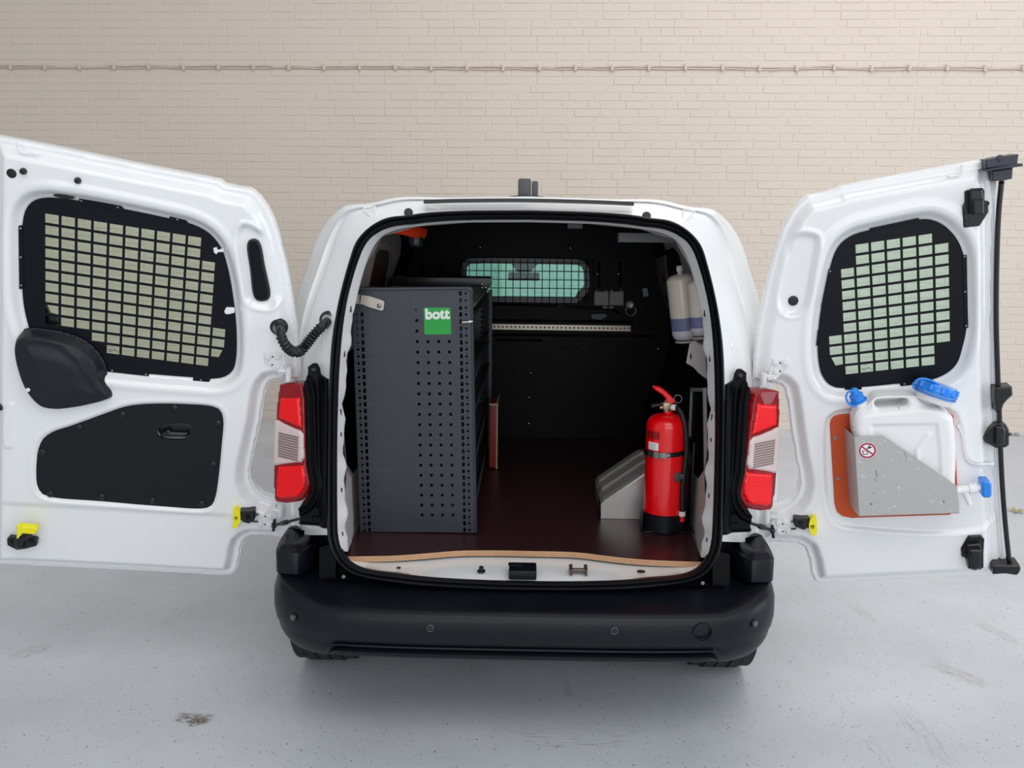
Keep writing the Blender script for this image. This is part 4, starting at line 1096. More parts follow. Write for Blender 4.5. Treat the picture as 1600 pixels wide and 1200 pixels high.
# raised bead running into the upper corner of both doors
for fr, L, dr in ((DL, [(27, 222), (28, 231), (33, 238), (60, 241)], doorL), (DR, [(1503, 257), (1503, 266), (1499, 273), (1480, 276)], doorR)):
    mb = MB(); mb.tube(dense3([fr.p(fr.px(x, y, .03), .028) for x, y in L], 4), .003, 8); mb.done('pressed_bead', WHITE, dr, True)
mb = MB(); mb.tube(dense3([DR.p(DR.px(x, y, .03), .029) for x, y in ((1496, 664), (1503, 678), (1507, 705), (1512, 719), (1521, 724.5), (1553, 725))], 4), .004, 8); mb.done('pressed_bead', WHITE, doorR, True)

# ---- hinges
HNG = mat('painted_hinge', (226, 227, 228), .35, noise=.03)
def hinge(fr, pl, bolts, holes, pin, arm, dr):
    mb = MB(); plate(mb, fr, fr.pts(pl, .04), (), .026, .040, .002)
    for x, y in bolts: mb.lathe([(.0085, 0), (.008, .004), (.006, .006), (.0005, .0062)], fr.p(fr.px(x, y, .04), .04), fr.n, 14)
    a = fr.p(fr.px(pin[0], pin[1], .045), .045); b2 = fr.p(fr.px(pin[2], pin[3], .045), .045)
    mb.cyl(a, b2, .0105, 18)
    plate(mb, fr, fr.pts(arm, .05), (), .028, .05, .004)
    hg = mb.done('hinge', HNG, dr, 35)
    mb = MB()
    for x, y in holes: mb.lathe([(.003, 0), (.003, .0006), (.0005, .0006)], fr.p(fr.px(x, y, .04), .040), fr.n, 10)
    mb.done('hinge_hole', INK, dr)
hinge(DL, [(412, 552), (414, 550.5), (436, 551.5), (440, 554), (440, 570), (444, 576), (450, 583), (437, 588), (433, 582), (413, 565)], ((419, 558.5), (433.5, 558), (433.3, 571.5)), ((426, 557.5), (425.3, 570)), (450.8, 574, 450.8, 595), [(433, 578), (446, 578), (450, 584), (434, 583.5)], doorL)
hinge(DR, [(1205, 568), (1207, 560.8), (1230, 560.6), (1234, 564), (1234, 571), (1211, 595), (1204, 596), (1199, 589), (1202, 580)], ((1211.5, 567), (1226.5, 568), (1211.5, 581)), ((1219, 567), (1219, 580)), (1193.5, 583, 1192.5, 601), [(1196, 587), (1211, 586), (1213, 594), (1200, 596)], doorR)
hinge(DL, [(401, 822), (403, 812), (430, 790), (433, 800), (432, 818), (431, 824), (404, 825)], ((407, 819), (422, 807), (422, 820)), ((414.5, 807), (414, 819.5)), (439, 786, 438, 806), [(422, 796), (437, 797), (437, 803), (424, 800)], doorL)
hinge(DR, [(1203, 820), (1205, 815), (1216, 805), (1238, 825), (1238, 834), (1235, 836), (1205, 836)], ((1216, 817.5), (1216, 830), (1231, 830)), ((1223, 818.5), (1223, 830.5)), (1198, 796, 1198, 816), [(1203, 808), (1216, 805), (1216, 812), (1204, 812)], doorR)

# ---- door stays (check straps), catches
def stay(fr, A, B, cross, dr, s):
    a = fr.p(fr.px(*A, .045), .045); b2 = rear(B[0], B[1], 0.02)
    mb = MB(); mb.tube([a, a.lerp(b2, .18), a.lerp(b2, .2), a.lerp(b2, .32), a.lerp(b2, .34), b2], [.0055, .0055, .009, .009, .005, .0045], 8)
    c = fr.p(fr.px(*cross, .045), .045); mb.cyl(c+fr.e2*.022, c-fr.e2*.024, .0048, 10)
    mb.lathe([(.009, -.006), (.011, 0), (.009, .006)], a, (1, 0, 0), 12)
    mb.done('door_stay', BLACKSM, dr, 40)
stay(DL, (428, 821), (496, 803), (428, 820), doorL, -1)
stay(DR, (1207, 829), (1140, 806), (1207.5, 830), doorR, 1)
def catch(fr, yel, blk, pins, hole, dr):
    mb = MB()
    for L in blk: plate(mb, fr, fr.pts(L, .055), (), .03, .055, .004)
    for (x0, y0, x1, y1) in pins: mb.cyl(fr.p(fr.px(x0, y0, .05), .05), fr.p(fr.px(x1, y1, .05), .05), .0035, 8)
    for L in [blk[0]]:
        cx, cy = sum(p[0] for p in L)/len(L), sum(p[1] for p in L)/len(L); mb.lathe([(.009, 0), (.008, .006), (.004, .006), (.0035, .002), (.0005, .002)], fr.p(fr.px(cx, cy, .055), .055), fr.n, 14)
    bl = mb.done('hold_open_catch', BLACKSM, dr, 30)
    mb = MB(); plate(mb, fr, fr.pts(yel, .062), ([fr.pts(hole, .062)] if hole else []), .035, .062, 0 if hole else .003); mb.done('catch_release', YELLOW, dr, 30, label='yellow catch release')
catch(DL, [(364, 797), (369, 796), (375, 800), (376, 815), (370, 825), (363, 826), (365, 812)], [[(373, 798), (398, 797), (399, 808), (396, 815), (388, 819), (380, 817), (375, 812)], [(384, 800), (391, 799), (392, 812), (385, 813)]], [(395, 803, 404, 804.5), (395, 815, 403, 815)], [(366.5, 807), (371.5, 807), (371, 813.5), (366, 813)], doorL)
catch(DR, [(1266, 812), (1270, 808.5), (1275, 809), (1276.5, 813), (1276.5, 834), (1272, 838), (1268, 835), (1264.5, 826), (1264, 819)], [[(1240, 809), (1264, 809), (1264, 825), (1256, 829), (1243, 824), (1240, 818)], [(1246, 812), (1252, 812), (1252, 826), (1246, 825)]], [(1236, 815, 1244, 815), (1236, 826.5, 1244, 826)], [(1266.5, 820), (1272.5, 820), (1272.5, 827), (1266.5, 827)], doorR)
# lower catch at the free edge of the wide door: black foot with a yellow lever
mb = MB(); plate(mb, DL, DL.pts([(10, 843), (13, 840), (22, 841), (30, 838), (44, 842), (54, 842.5), (57, 845), (56, 854), (40, 858.5), (26, 860.5), (11, 853)], .05), (), .03, .05, .004)
plate(mb, DL, DL.pts([(23, 841), (40, 835), (48, 840), (36, 848), (34, 858), (24, 859)], .068), (), .045, .068, .004)
for x, y in ((15.5, 846.5), (49, 848)): mb.lathe([(.008, 0), (.007, .005), (.003, .005), (.0005, .002)], DL.p(DL.px(x, y, .05), .05), DL.n, 12)
lc = mb.done('lower_catch', BLACKSM, doorL, 30)
mb = MB(); plate(mb, DL, DL.pts([(25.5, 843), (26, 822), (33, 821), (34, 834), (29, 841)], .085), (), .066, .085, .003)
plate(mb, DL, DL.pts([(29, 822), (54, 824), (57.5, 828), (56, 834), (52, 836), (33, 834)], .082), (), .060, .082, .004)
mb.done('catch_lever', YELLOW, doorL, 30, label='yellow catch lever')

# ---- corrugated cable sleeve from the wide door to the body
mb = MB()
pts = [DL.p(DL.px(436, 511, .035), .03), DL.p(DL.px(438, 518, .07), .07), DL.p(DL.px(441, 530, .09), .09), DL.p(DL.px(449, 543, .09), .09), at_y(461, 550, 2.70), at_y(471, 547, 2.69), at_y(479, 538, 2.69), at_y(490, 524, 2.69), at_y(502, 511, 2.70), at_y(512, 502, 2.73)]
P = spline([tuple(p) for p in pts], 120); R_ = [.0155+(.0028*math.sin(i*1.55) if 22 < i < 104 else -.001) for i in range(120)]
mb.tube([Vector(p) for p in P], R_, 14)
mb.lathe([(.029, 0), (.029, .006), (.023, .012), (.017, .016), (.0165, .02)], DL.p(DL.px(435.5, 511, .03), .026), DL.n, 24)
mb.lathe([(.029, 0), (.029, .006), (.023, .012), (.017, .018)], rear(513.5, 500, .035), -RN, 24)
mb.done('cable_sleeve', RUBBER, van, 60)

# ---- free-edge gear of the narrow door
mb = MB(); sp = [(1565, 283), (1560.5, 330), (1557.5, 400), (1556.5, 500), (1558, 560), (1561, 640), (1565, 740), (1570, 810), (1578, 889)]
pp = dense3([DR.p(DR.px(x, y, .02), .02) for x, y in sp], 5)
mb.tube(pp, .0075, 10); mb.done('edge_seal', RUBBER, doorR, True)
mb = MB(); pw = [DR.p(DR.px(x, y, -.005), -.005) for x, y in ((1552, 275), (1551, 420), (1551, 540), (1555, 680), (1560, 800), (1568, 893))]
mb.tube(dense3(pw, 4), .0085, 8); mb.done('edge_flange', WHITE, doorR, True)
mb = MB()
plate(mb, DR, DR.pts([(1540, 249.5), (1546, 249), (1560, 246), (1592, 241), (1590, 257.5), (1541, 264)], .05), (), -.02, .05, .003)
plate(mb, DR, DR.pts([(1535, 266), (1543, 264.5), (1588, 256), (1598, 255.5), (1599, 259.5), (1542, 268)], .06), (), -.02, .06, .002)
plate(mb, DR, DR.pts([(1550, 267), (1583, 262), (1582, 279), (1566, 283), (1551, 282.5)], .04), (), -.02, .04, .003)
mb.lathe([(.009, 0), (.008, .005), (.0005, .006)], DR.p(DR.px(1562, 246.5, .05), .05), DR.n, 12)
mb.done('edge_seal_cap', mat('soft_black_rubber', (48, 52, 64), .4), doorR, 30)
mb = MB(); plate(mb, DR, DR.pts([(1552, 885), (1556, 883.5), (1594, 884), (1595.5, 890), (1593, 896), (1589, 899.5), (1572, 897), (1552, 898)], .05), (), -.01, .05, .004); mb.done('edge_seal_foot', BLACKSM, doorR, 30)
mb = MB(); plate(mb, DR, DR.pts([(1555, 606), (1582, 605), (1583, 618), (1576, 624), (1569, 632), (1565, 644), (1557.5, 645), (1554, 625)], .045), (), -.01, .045, .005); mb.done('inner_handle', BLACKSM, doorR, 30)
mb = MB(); plate(mb, DR, DR.pts([(1536, 684), (1540, 679), (1553, 665), (1562, 661), (1572, 663), (1576.5, 671), (1576.5, 695), (1571, 699), (1556, 700), (1540, 691)], .03), (), .0, .034, .004)
plate(mb, DR, DR.pts([(1558, 667), (1569, 667), (1572, 672), (1571, 695), (1557, 696)], .055), (), .03, .055, .005)
plate(mb, DR, DR.pts([(1560, 680), (1568, 680), (1568, 690), (1560, 690)], .06), (), .05, .06, .002)
mb.lathe([(.0085, 0), (.008, .003), (.004, .003), (.0005, .001)], DR.p(DR.px(1543, 684.5, .034), .034), DR.n, 14)
lk = mb.done('lock_body', BLACKSM, doorR, 30)
MB().cyl(DR.p(DR.px(1575, 678.5, .03), .03), DR.p(DR.px(1592, 679, .03), .03), .005, 12).done('lock_bolt', SCREW, doorR, True, label='bright steel lock bolt')
def latchbox(L, inner, screws, dr, tall):
    mb = MB(); plate(mb, DR, DR.pts(L, .042), (), .026, .042, .003)
    for I, h in inner: plate(mb, DR, DR.pts(I, h), (), .03, h, .004)
    for x, y in screws: mb.lathe([(.0085, 0), (.008, .003), (.0045, .003), (.004, .001), (.0005, .001)], DR.p(DR.px(x, y, .042), .042), DR.n, 14)
    return mb.done('door_latch', BLACKSM, dr, 30)
latchbox([(1508, 299), (1515, 297), (1518, 294.5), (1536, 294), (1539, 298), (1539, 312), (1545, 318), (1545, 331), (1531, 353), (1507, 356), (1505.5, 351), (1504.5, 322), (1508, 316)],
         [([(1515, 297), (1535, 296), (1538, 312), (1538, 335), (1516, 335)], .060), ([(1520, 312), (1538, 311), (1538, 334), (1521, 336)], .080)], ((1509, 322.5), (1541, 318), (1511.5, 348.5)), doorR, True)
latchbox([(1511, 842), (1514, 837.5), (1534, 837), (1538.5, 843), (1537, 865), (1537, 888), (1524, 892), (1513, 889), (1510, 875), (1502.5, 864), (1502, 858)],
         [([(1512, 852), (1531, 850), (1535, 860), (1534, 891), (1514, 889)], .062), ([(1516, 860), (1534, 860), (1533, 889), (1520, 891)], .085)], ((1533, 843.5), (1506, 866.5)), doorR, False)
# ================================================================== EQUIPMENT IN THE LOAD SPACE
# ---- perforated rack
YR = at_z(653, 833, ZF).y
RF0 = at_y(563, 833.2, YR); RF1 = at_y(745.5, 832.4, YR)
re1 = (RF1-RF0).normalized(); re2 = Vector((-re1.z, 0, re1.x))
RK = Frame(RF0, re1, re2, Vector((0, -1, 0)))
rack = thing('shelving_rack', 'tall slate-grey perforated steel shelving rack with a green sticker standing in the van', 'shelving', (RF0.x+.2, YR+.6, ZF))
PAN = RK.pts([(563, 833.2), (745.5, 832.4), (738.6, 452), (736, 448), (731, 447.6), (556, 449.3), (549.3, 452)])
def grid(p0, p1, n):
    a, b = np.array(RK.px(*p0)), np.array(RK.px(*p1)); return [tuple(a+(b-a)*k/(n-1)) for k in range(n)]
holes = []
def sq(c, w, h): return rect(c[0]-w/2, c[1]-h/2, c[0]+w/2, c[1]+h/2)
pxm = 3.02/FPX
for k in range(4):
    t = (652.2+k*16.6, 533.8-.1*k); b = (659.5+k*16.05, 804.7)
    for c in grid(t, b, 18): holes.append(sq(c, 4.2*pxm, 4.4*pxm))
for y in (500.7, 517.3): holes.append(sq(RK.px(651.4, y), 4.2*pxm, 4.4*pxm))
holes.append(sq(RK.px(650, 484), 1.5*pxm, 4*pxm))
for c in grid((719.3, 458.5), (726, 827.8), 36): holes.append(sq(c, 4.2*pxm, 7*pxm))
for c in grid((565.6, 491.5), (577.4, 828), 33): holes.append(sq(c, 4.2*pxm, 7*pxm))
R1, R2 = grid((727.6, 458.5), (733.6, 828), 36), grid((557.5, 491.5), (570, 829), 33)
for R in (R1, R2):
    for c in R: holes.append(circ(c, 2.1*pxm, 8))
    for c, d in zip(R[:-1], R[1:]): holes.append(circ(((c[0]+d[0])/2, (c[1]+d[1])/2), .8*pxm, 5))
for i in (0, 1): PAN[i] = (PAN[i][0], PAN[i][1]+max(0, ZF+.002-RK.p(PAN[i]).z)/re2.z)
mb = MB(); plate(mb, RK, PAN, holes, -.0015, 0)
pn = mb.done('end_panel', RACK, rack, 30)
mb = MB(); plate(mb, RK, RK.pts([(550, 453.2), (556, 449.2), (731, 447.6), (736, 448), (738.6, 452), (738.3, 455.2), (729, 452.4), (556, 454.2)]), (), -.03, .006, .002)
plate(mb, RK, RK.pts([(738.6, 451.5), (745.4, 831), (742.3, 831), (735.4, 453)]), (), -.03, .005, .002)
mb.done('panel_rim', RACK, pn, 35)
YB = 4.18
xr = RK.p(RK.px(742, 700)).x; xl = RK.p(RK.px(565, 700)).x
ztop = at_y(650, 450, YR).z
def zat(y): return at_y(741, y, YR).z
mb = MB(); BK = Frame(Vector((0, YB, 0)), Vector((1, 0, 0)), Vector((0, 0, 1)), Vector((0, -1, 0)))
hb2 = [circ((xr-.016, ZF+.05+k*.025), .0045, 6) for k in range(30)]+[rect(xr-.05, ZF+.045+k*.025, xr-.04, ZF+.058+k*.025) for k in range(30)]
plate(mb, BK, [(xl, ZF+.002), (xr+.006, ZF+.002), (xr+.006, ztop-.08), (xl, ztop-.08)], hb2, -.0015, 0); mb.done('end_panel', RACKD, rack, 30)
for i, (y0, hgt, ls) in enumerate(((480, zat(469)+.003-zat(480), 1), (497, .012, 1), (600, .055, 1), (655, .020, 1), (738, .03, 1), (818, .05, 1))):
    z = zat(y0); mb = MB()
    mb.box(((xl+xr)/2, (YR+YB)/2+.01, z), (xr-xl-.012, YB-YR-.04, .003))
    for x, sl in ((xr-.004, .022), (xl+.006, -.0)):
        mb.add([(x-sl, YR+.02, z), (x-sl, YB-.01, z), (x, YB-.01, z+hgt), (x, YR+.02, z+hgt), (x-sl-.002, YR+.02, z), (x-sl-.002, YB-.01, z), (x-.002, YB-.01, z+hgt), (x-.002, YR+.02, z+hgt)], [(0, 1, 2, 3), (4, 7, 6, 5), (3, 2, 6, 7)])
    mb.done('shelf_tray', mat('pale_tray', (150, 146, 138), .5) if i == 0 else RACKD, rack, 30)
for x in (xl+.02, xr-.02):
    for yy in (YR+.085, YB-.03): MB().box((x, yy, (ZF+ztop-.09)/2), (.02, .03, ztop-.09-ZF-.004)).done('upright', LINER, rack, 30)  # coloured black so the shade behind the punched holes is in the paint
# sticker with its lettering
S4 = RK.pts([(662, 480.7), (703.8, 480.7), (705.2, 522.2), (663.4, 522.8)])
mb = MB(); plate(mb, RK, S4, (), 0, .001); stk = mb.done('green_sticker', GREEN, rack)
def text_mesh(nm, txt, fr, a, b, h, m, parent, bold=.018):
    """flat lettering between 2D points a (left end of base line) and b (right end), as a mesh"""
    cu = bpy.data.curves.new(nm, 'FONT'); cu.body = txt; cu.offset = bold; cu.extrude = 0.0; cu.space_character = 1.0
    o = bpy.data.objects.new(nm, cu); COL.objects.link(o)
    bpy.context.view_layer.update()
    me = bpy.data.meshes.new_from_object(o.evaluated_get(bpy.context.evaluated_depsgraph_get()))
    bpy.data.objects.remove(o); bpy.data.curves.remove(cu)
    vs = [v.co.copy() for v in me.vertices]; fs = [tuple(p.vertices) for p in me.polygons]; bpy.data.meshes.remove(me)
    x0, x1 = min(v.x for v in vs), max(v.x for v in vs); y0 = min(v.y for v in vs); y1 = max(v.y for v in vs)
    a, b = np.array(a), np.array(b); L = np.linalg.norm(b-a); t = (b-a)/L; n = np.array((-t[1], t[0])); k = L/(x1-x0)
    P = [fr.p(a+t*(v.x-x0)*k+n*(v.y-y0)*k*h[1], h[0]) for v in vs]
    return mesh(nm, P, fs, m, parent)
ta, tb_ = RK.px(665, 499.4), RK.px(703.4, 498.6)
text_mesh('lettering', 'bott', RK, ta, tb_, (.0015, 1.0), LETTER, stk, .045)
# cable tie and galvanised strap to the body pillar
mb = MB(); mb.tube([RK.p(RK.px(x, y), .008) for x, y in ((722, 503.2), (732, 502.6), (739, 501.6))], .0022, 6); mb.box(RK.p(RK.px(734.5, 502.2), .009), (.007, .006, .007)); mb.done('cable_tie', STICKW, rack, True)
mb = MB(); plate(mb, RK, RK.pts([(563.5, 461), (576, 462.3), (598, 469.5), (600.5, 472.5), (599, 484), (596, 486), (578, 481), (562, 474.6)], .012), (), .004, .0085, .001)
plate(mb, RK, RK.pts([(554.5, 459.2), (564, 461), (562.5, 475), (553.5, 475.3)], .03), (), .02, .024, .001)
plate(mb, RK, RK.pts([(562.5, 460.5), (565.5, 461.5), (564, 475.5), (561.5, 475)], .02), (), .004, .024)
st_ = mb.done('fixing_strap', ZINC, rack, 30)
mb = MB(); mb.lathe([(.0075, 0), (.0075, .003), (.005, .006), (.0005, .0065)], RK.p(RK.px(593.3, 477.5), .0085), RK.n, 14); mb.done('strap_bolt', SCREW, st_, True)

# ---- flat black case on the rack's top tray
zt = zat(469)
x1 = at_y(766.5, 447, 3.62).x
fc = thing('flat_case', 'flat black case lying on the top tray of the grey rack', 'case', (x1-.2, 3.7, zt+.004))
MB().box((x1-.21, 3.70, zt+.0235), (.42, .16, .038), ch=.004).done('case_body', BLACKSM, fc, 30)
mb = MB()
for xx, yy in ((753.6, 449.6), (753.6, 444.2), (759, 449.4)): mb.box(at_y(xx, yy, 3.618), (.006, .006, .006), ch=.001)
mb.done('case_stud', SCREW, fc)

# ---- red metal case beyond the rack
a = at_y(757, 733, 3.80); yb = at_z(766, 733, ZF).y
rb_ = thing('red_case', 'dull red case with pale edge trim standing beyond the grey rack', 'case', (a.x+.03, yb+.12, ZF))
bl = at_y(757, 732, yb); br = at_y(776, 730, yb); tz = at_y(765, 632, yb).z
mb = MB(); mb.box(((max(bl.x, xr+.012)+br.x)/2, yb+.12, (ZF+tz)/2+.002), (br.x-max(bl.x, xr+.012), .24, tz-ZF-.006), ch=.004); mb.done('case_body', REDBOX, rb_, 30)
mb = MB()
for x in (br.x,): mb.box((x, yb, (ZF+tz)/2), (.008, .008, tz-ZF-.004), ch=.002)
mb.box(((max(bl.x, xr+.012)+br.x)/2, yb, tz), (br.x-max(bl.x, xr+.012), .01, .01), ch=.002); mb.box((br.x, yb+.12, tz), (.01, .24, .01), ch=.002)
mb.done('edge_trim', mat('tan_edge', (176, 150, 116), .5), rb_, 30)

# ---- orange bundle under the roof
og = thing('orange_bundle', 'bright orange fabric bundle with a dark clear end under the van roof at left', 'bundle', at_y(640, 362, 3.2))
mb = MB(); prof = [((606, 360), (607, 362), 3.0), ((618, 357), (620, 364.5), 3.03), ((630, 354.5), (632, 366.5), 3.08), ((643, 352.5), (645, 370), 3.14), ((655, 353), (656, 372.5), 3.2), ((663, 355.5), (663, 372), 3.25), ((666.5, 358), (666.5, 367), 3.28)]
rows = []
for a, b, y in prof:
    A, B = at_y(*a, y), at_y(*b, y); c = (A+B)/2; hh = (A-B).length/2
    rows.append([c+Vector((0, -math.cos(t)*hh*1.5, math.sin(t)*hh*(1+.12*math.sin(3*t)))) for t in [k*math.pi/8 for k in range(16)]])
v, f = bridge(rows, True); f += [tuple(range(16)), tuple(range(len(v)-16, len(v)))]
mesh('fabric', v, f, ORANGE, og, 40)
mb = MB(); c = at_y(649.5, 379, 3.2)
mb.tube([c+Vector((0, 0, .02)), c, c+Vector((0, 0, -.016))], [.026, .025, .02], 16); mb.done('clear_end', mat('smoky_plastic', (38, 38, 42), .15, coat=.5), og, 40)

# ---- fire extinguisher
ey = at_z(1038, 836, ZF).y+.079
ec = Vector((at_y(1039, 760, ey).x, ey, ZF)); er = .0745
def ez(y, yy=None): return at_y(1038, y, yy if yy else ey).z
ex = thing('fire_extinguisher', 'red fire extinguisher with a black hose strapped upright in the right rear of the van', 'fire extinguisher', ec)
z_sh, z_dm, z_nk = ez(664), ez(645.5), ez(639)
prof = [(er*.9, ec.z+.012), (er, ec.z+.02), (er, z_sh)]
for k in range(1, 9):
    t = k/8*math.pi/2; prof.append((.016+(er-.016)*math.cos(t), z_sh+(z_dm-z_sh)*math.sin(t)))
prof += [(.017, z_dm+.001), (.017, z_nk), (.001, z_nk)]
mb = MB(); mb.lathe([(r, z-ec.z) for r, z in prof], ec, n=48); mb.done('cylinder', RED, ex, 40)
z_cup = ez(808, ey-er)
mb = MB(); mb.lathe([(er+.001, .0015), (er+.006, .004), (er+.006, z_cup-ec.z), (er+.0005, z_cup-ec.z+.003), (er+.0005, .01)], ec, n=48); mb.done('base_cup', BLACKPL, ex, 40)
# bracket: back plate and foot with side cheek
mb = MB(); xb = ec.x+er+.012
mb.box((xb+.004, ey+.01, (ZF+ez(690))/2+.012), (.006, .10, ez(690)-ZF-.01), ch=.002)
mb.box((ec.x+.012, ey+.005, ZF+.005), (2*er+.03, .14, .005), ch=.001)
mb.box((ec.x-er-.009, ey-.015, ZF+.036), (.005, .06, .066), ch=.002)
for dy in (-.03, -.005): mb.box((ec.x-er-.012, ey-.012+dy, ZF+.036), (.004, .006, .058), ch=.001)
mb.done('wall_bracket', BLACKSM, ex, 30)
# strap and buckle
zs0 = ez(711, ey-er)
mb = MB(); rows = [[], [], [], []]
for k in range(48):
    a = 2*math.pi*k/48; tl = .006*math.cos(a)
    for r, (rr_, dz) in zip(rows, ((er+.001, -.0085), (er+.003, -.0085), (er+.003, .0085), (er+.001, .0085))):
        r.append(ec+Vector((rr_*math.cos(a), rr_*math.sin(a), zs0-ec.z+dz+tl)))
v, f = bridge([list(r) for r in rows]+[rows[0]], True); mesh('strap', v, f, BLACKSM, ex, 30)
def curved(a0, a1, z0, z1, r0, r1, n=8):         # patch on the cylinder, angles from the viewer's direction, + to the right
    mb = MB(); rows = []
    for z, r in ((z0, r0), (z0, r1), (z1, r1), (z1, r0)):
        rows.append([ec+Vector((r*math.sin(a0+(a1-a0)*k/n), -r*math.cos(a0+(a1-a0)*k/n), z-ec.z)) for k in range(n+1)])
    v, f = bridge(rows); mb.add(v, f); return mb
mb = curved(-1.45, -.15, zs0-.011, zs0+.008, er+.002, er+.008)
for k in range(3): mb.add(*bridge([[ec+Vector(((er+.012)*math.sin(-1.3+k*.33+d), -(er+.012)*math.cos(-1.3+k*.33+d), zs0-ec.z+z)) for d in (0, .18)] for z in (-.013, .010)]))
mb.lathe([(.006, 0), (.006, .006), (.0005, .006)], ec+Vector((er*math.sin(-.08), -er*math.cos(-.08), zs0-ec.z)), (0, -1, 0), 14)
mb.done('buckle', SCREW, ex, 30)
curved(-1.15, -.55, ez(706, ey-er), ez(694, ey-er), er+.0004, er+.0012).done('white_tag', STICKW, ex, 30)
tg = curved(-1.3, -.5, ez(689, ey-er), ez(676.5, ey-er), er+.0004, er+.001).done('red_label', mat('deep_red_print', (170, 8, 18), .35), ex, 30)
mb = MB()
for a0, a1, z0, z1 in ((-1.25, -1.15, 679, 687), (-.92, -.86, 679, 687), (-.62, -.58, 679, 687)):
    q = curved(a0, a1, ez(z1, ey-er), ez(z0, ey-er), er+.001, er+.0016, 2); mb.add(q.v, q.f)
mb.done('label_mark', INK, tg)
mb = MB()
for z in (697, 700, 703): q = curved(-.98, -.68, ez(z+.6, ey-er), ez(z, ey-er), er+.0012, er+.0018, 3); mb.add(q.v, q.f)
mb.done('tag_print', mat('grey_print', (120, 120, 124), .5), ex)
# valve, lever, pin, carrying handle
EF = Frame(Vector((0, ey-.012, 0)), Vector((1, 0, 0)), Vector((0, 0, 1)), Vector((0, -1, 0)))
mb = MB(); vc = EF.p(EF.px(1042, 634)); mb.box(vc, (.03, .03, .026), ch=.005); mb.cyl(vc+Vector((0, 0, -.02)), vc+Vector((0, 0, .02)), .012, 16)
mb.cyl(EF.p(EF.px(1031, 637)), EF.p(EF.px(1042, 634)), .0075, 12); mb.cyl(EF.p(EF.px(1033, 630)), EF.p(EF.px(1042, 634)), .006, 12); mb.done('valve', BRASS, ex, 35)
mb = MB(); plate(mb, EF, EF.pts([(1020, 604.5), (1022, 602.8), (1028, 603.2), (1034, 605.5), (1048, 617.5), (1053, 623), (1053.5, 629), (1046, 630.5), (1040, 628.5), (1039.5, 622), (1034, 616), (1021, 607.5)]), (), -.014, .014, .004); mb.done('squeeze_lever', RED, ex, 35)
mb = MB(); plate(mb, EF, EF.pts([(1016.5, 634), (1020, 631), (1030, 629.5), (1040, 630), (1040, 634), (1030, 633.5), (1018, 636.5)]), (), -.012, .012, .002); mb.done('carry_handle', BLACKSM, ex, 35)
c = EF.p(EF.px(1058.5, 622.5), .01); MB().tube([c+Vector((.0135*math.cos(a), .004*math.sin(a), .0135*math.sin(a))) for a in [k*math.pi/10 for k in range(21)]], .0014, 6, False).done('safety_pin', SCREW, ex, True)
# hose
hp = [(1050, 636, ey-.015), (1057, 637, ey-.03), (1064, 644, ey-.045), (1069.5, 660, ey-.055), (1072.3, 682, ey-.06), (1072.5, 705, ey-.06), (1070, 730, ey-.06), (1067, 752, ey-.06), (1066, 775, ey-.06), (1066, 800, ey-.062)]
H3 = spline([tuple(at_y(*q)) for q in hp], 60)
mb = MB(); mb.tube([Vector(p) for p in H3], .0098, 14); mb.done('hose', RUBBER, ex, True)
d = Vector(H3[-1])
mb = MB(); mb.cyl(Vector(H3[0])+Vector((-.004, 0, 0)), Vector(H3[3]), .0108, 14); mb.cyl(d+Vector((0, 0, .003)), d+Vector((0, 0, -.014)), .0118, 16); mb.done('hose_collar', STICKW, ex, 40)
mb = MB(); mb.cyl(d+Vector((0, 0, -.014)), d+Vector((0, 0, -.034)), .008, 14, r2=.0095); mb.done('nozzle', RED, ex, 40)
mb = MB(); q = at_y(1058, 745, ey-.066); mb.box(q, (.022, .02, .032), ch=.003); mb.box(q+Vector((.016, -.006, .004)), (.016, .02, .018), ch=.003); mb.done('hose_clip', mat('dark_grey_clip', (66, 66, 70), .45), ex, 35)

# ---- aluminium wheel-arch box
ya = at_z(939, 817, ZF).y+.048
AF = Frame(Vector((0, ya, 0)), Vector((1, 0, 0)), Vector((0, 0, 1)), Vector((0, -1, 0)))
al = thing('wheel_arch_box', 'ribbed aluminium box with sloping top over the wheel arch beside the red extinguisher', 'wheel arch cover', (.45, ya+.16, ZF))
q0, q1, q2 = (AF.px(*p) for p in ((938.7, 817), (939, 787), (1011.5, 740)))
cs = [(q0[0], ZF+.001), (q1[0], q1[1]), (q2[0], q2[1]), (.592, q2[1]), (.592, ZF+.001)]
dep = .315
mb = MB(); plate(mb, AF, cs, (), -.002, 0); fp = mb.done('front_plate', ALU, al, 30)
rows = []
for t, h in ((0.0, -.004), (.012, .006), (.05, .013), (.10, .015), (.33, .015), (.36, .024), (.44, .024), (.47, .015), (.70, .015), (.73, .024), (.80, .024), (.83, .016), (.97, .016), (1.0, .012)):
    y = ya+t*dep
    rows.append([Vector((q1[0]+.001, y, q1[1]+h*.2-.004)), Vector((q1[0]+.012, y, q1[1]+h+.004)), Vector((q2[0]-.012, y, q2[1]+h*.9-.008)), Vector((q2[0]+.006, y, q2[1]+h)), Vector((.592, y, q2[1]+h))])
v, f = bridge(rows); mesh('ribbed_cover', v, f, mat('dull_aluminium', (182, 179, 176), .36, metal=.55, noise=.06, nscale=80, bump=.08), al, 25)
mb = MB()
mb.box((q0[0]+.002, ya+dep*.22, (ZF+q1[1])/2), (.003, dep*.40, q1[1]-ZF-.01)); mb.done('side_plate', mat('open_side_shade', (58, 56, 54), .5), al)  # dark sheet across the open side: shade inside the box put into its colour
mb = MB(); mb.box((q0[0]+.004, ya+dep*.72, (ZF+q1[1])/2), (.003, dep*.52, q1[1]-ZF-.004)); mb.done('side_plate', ALU, al)
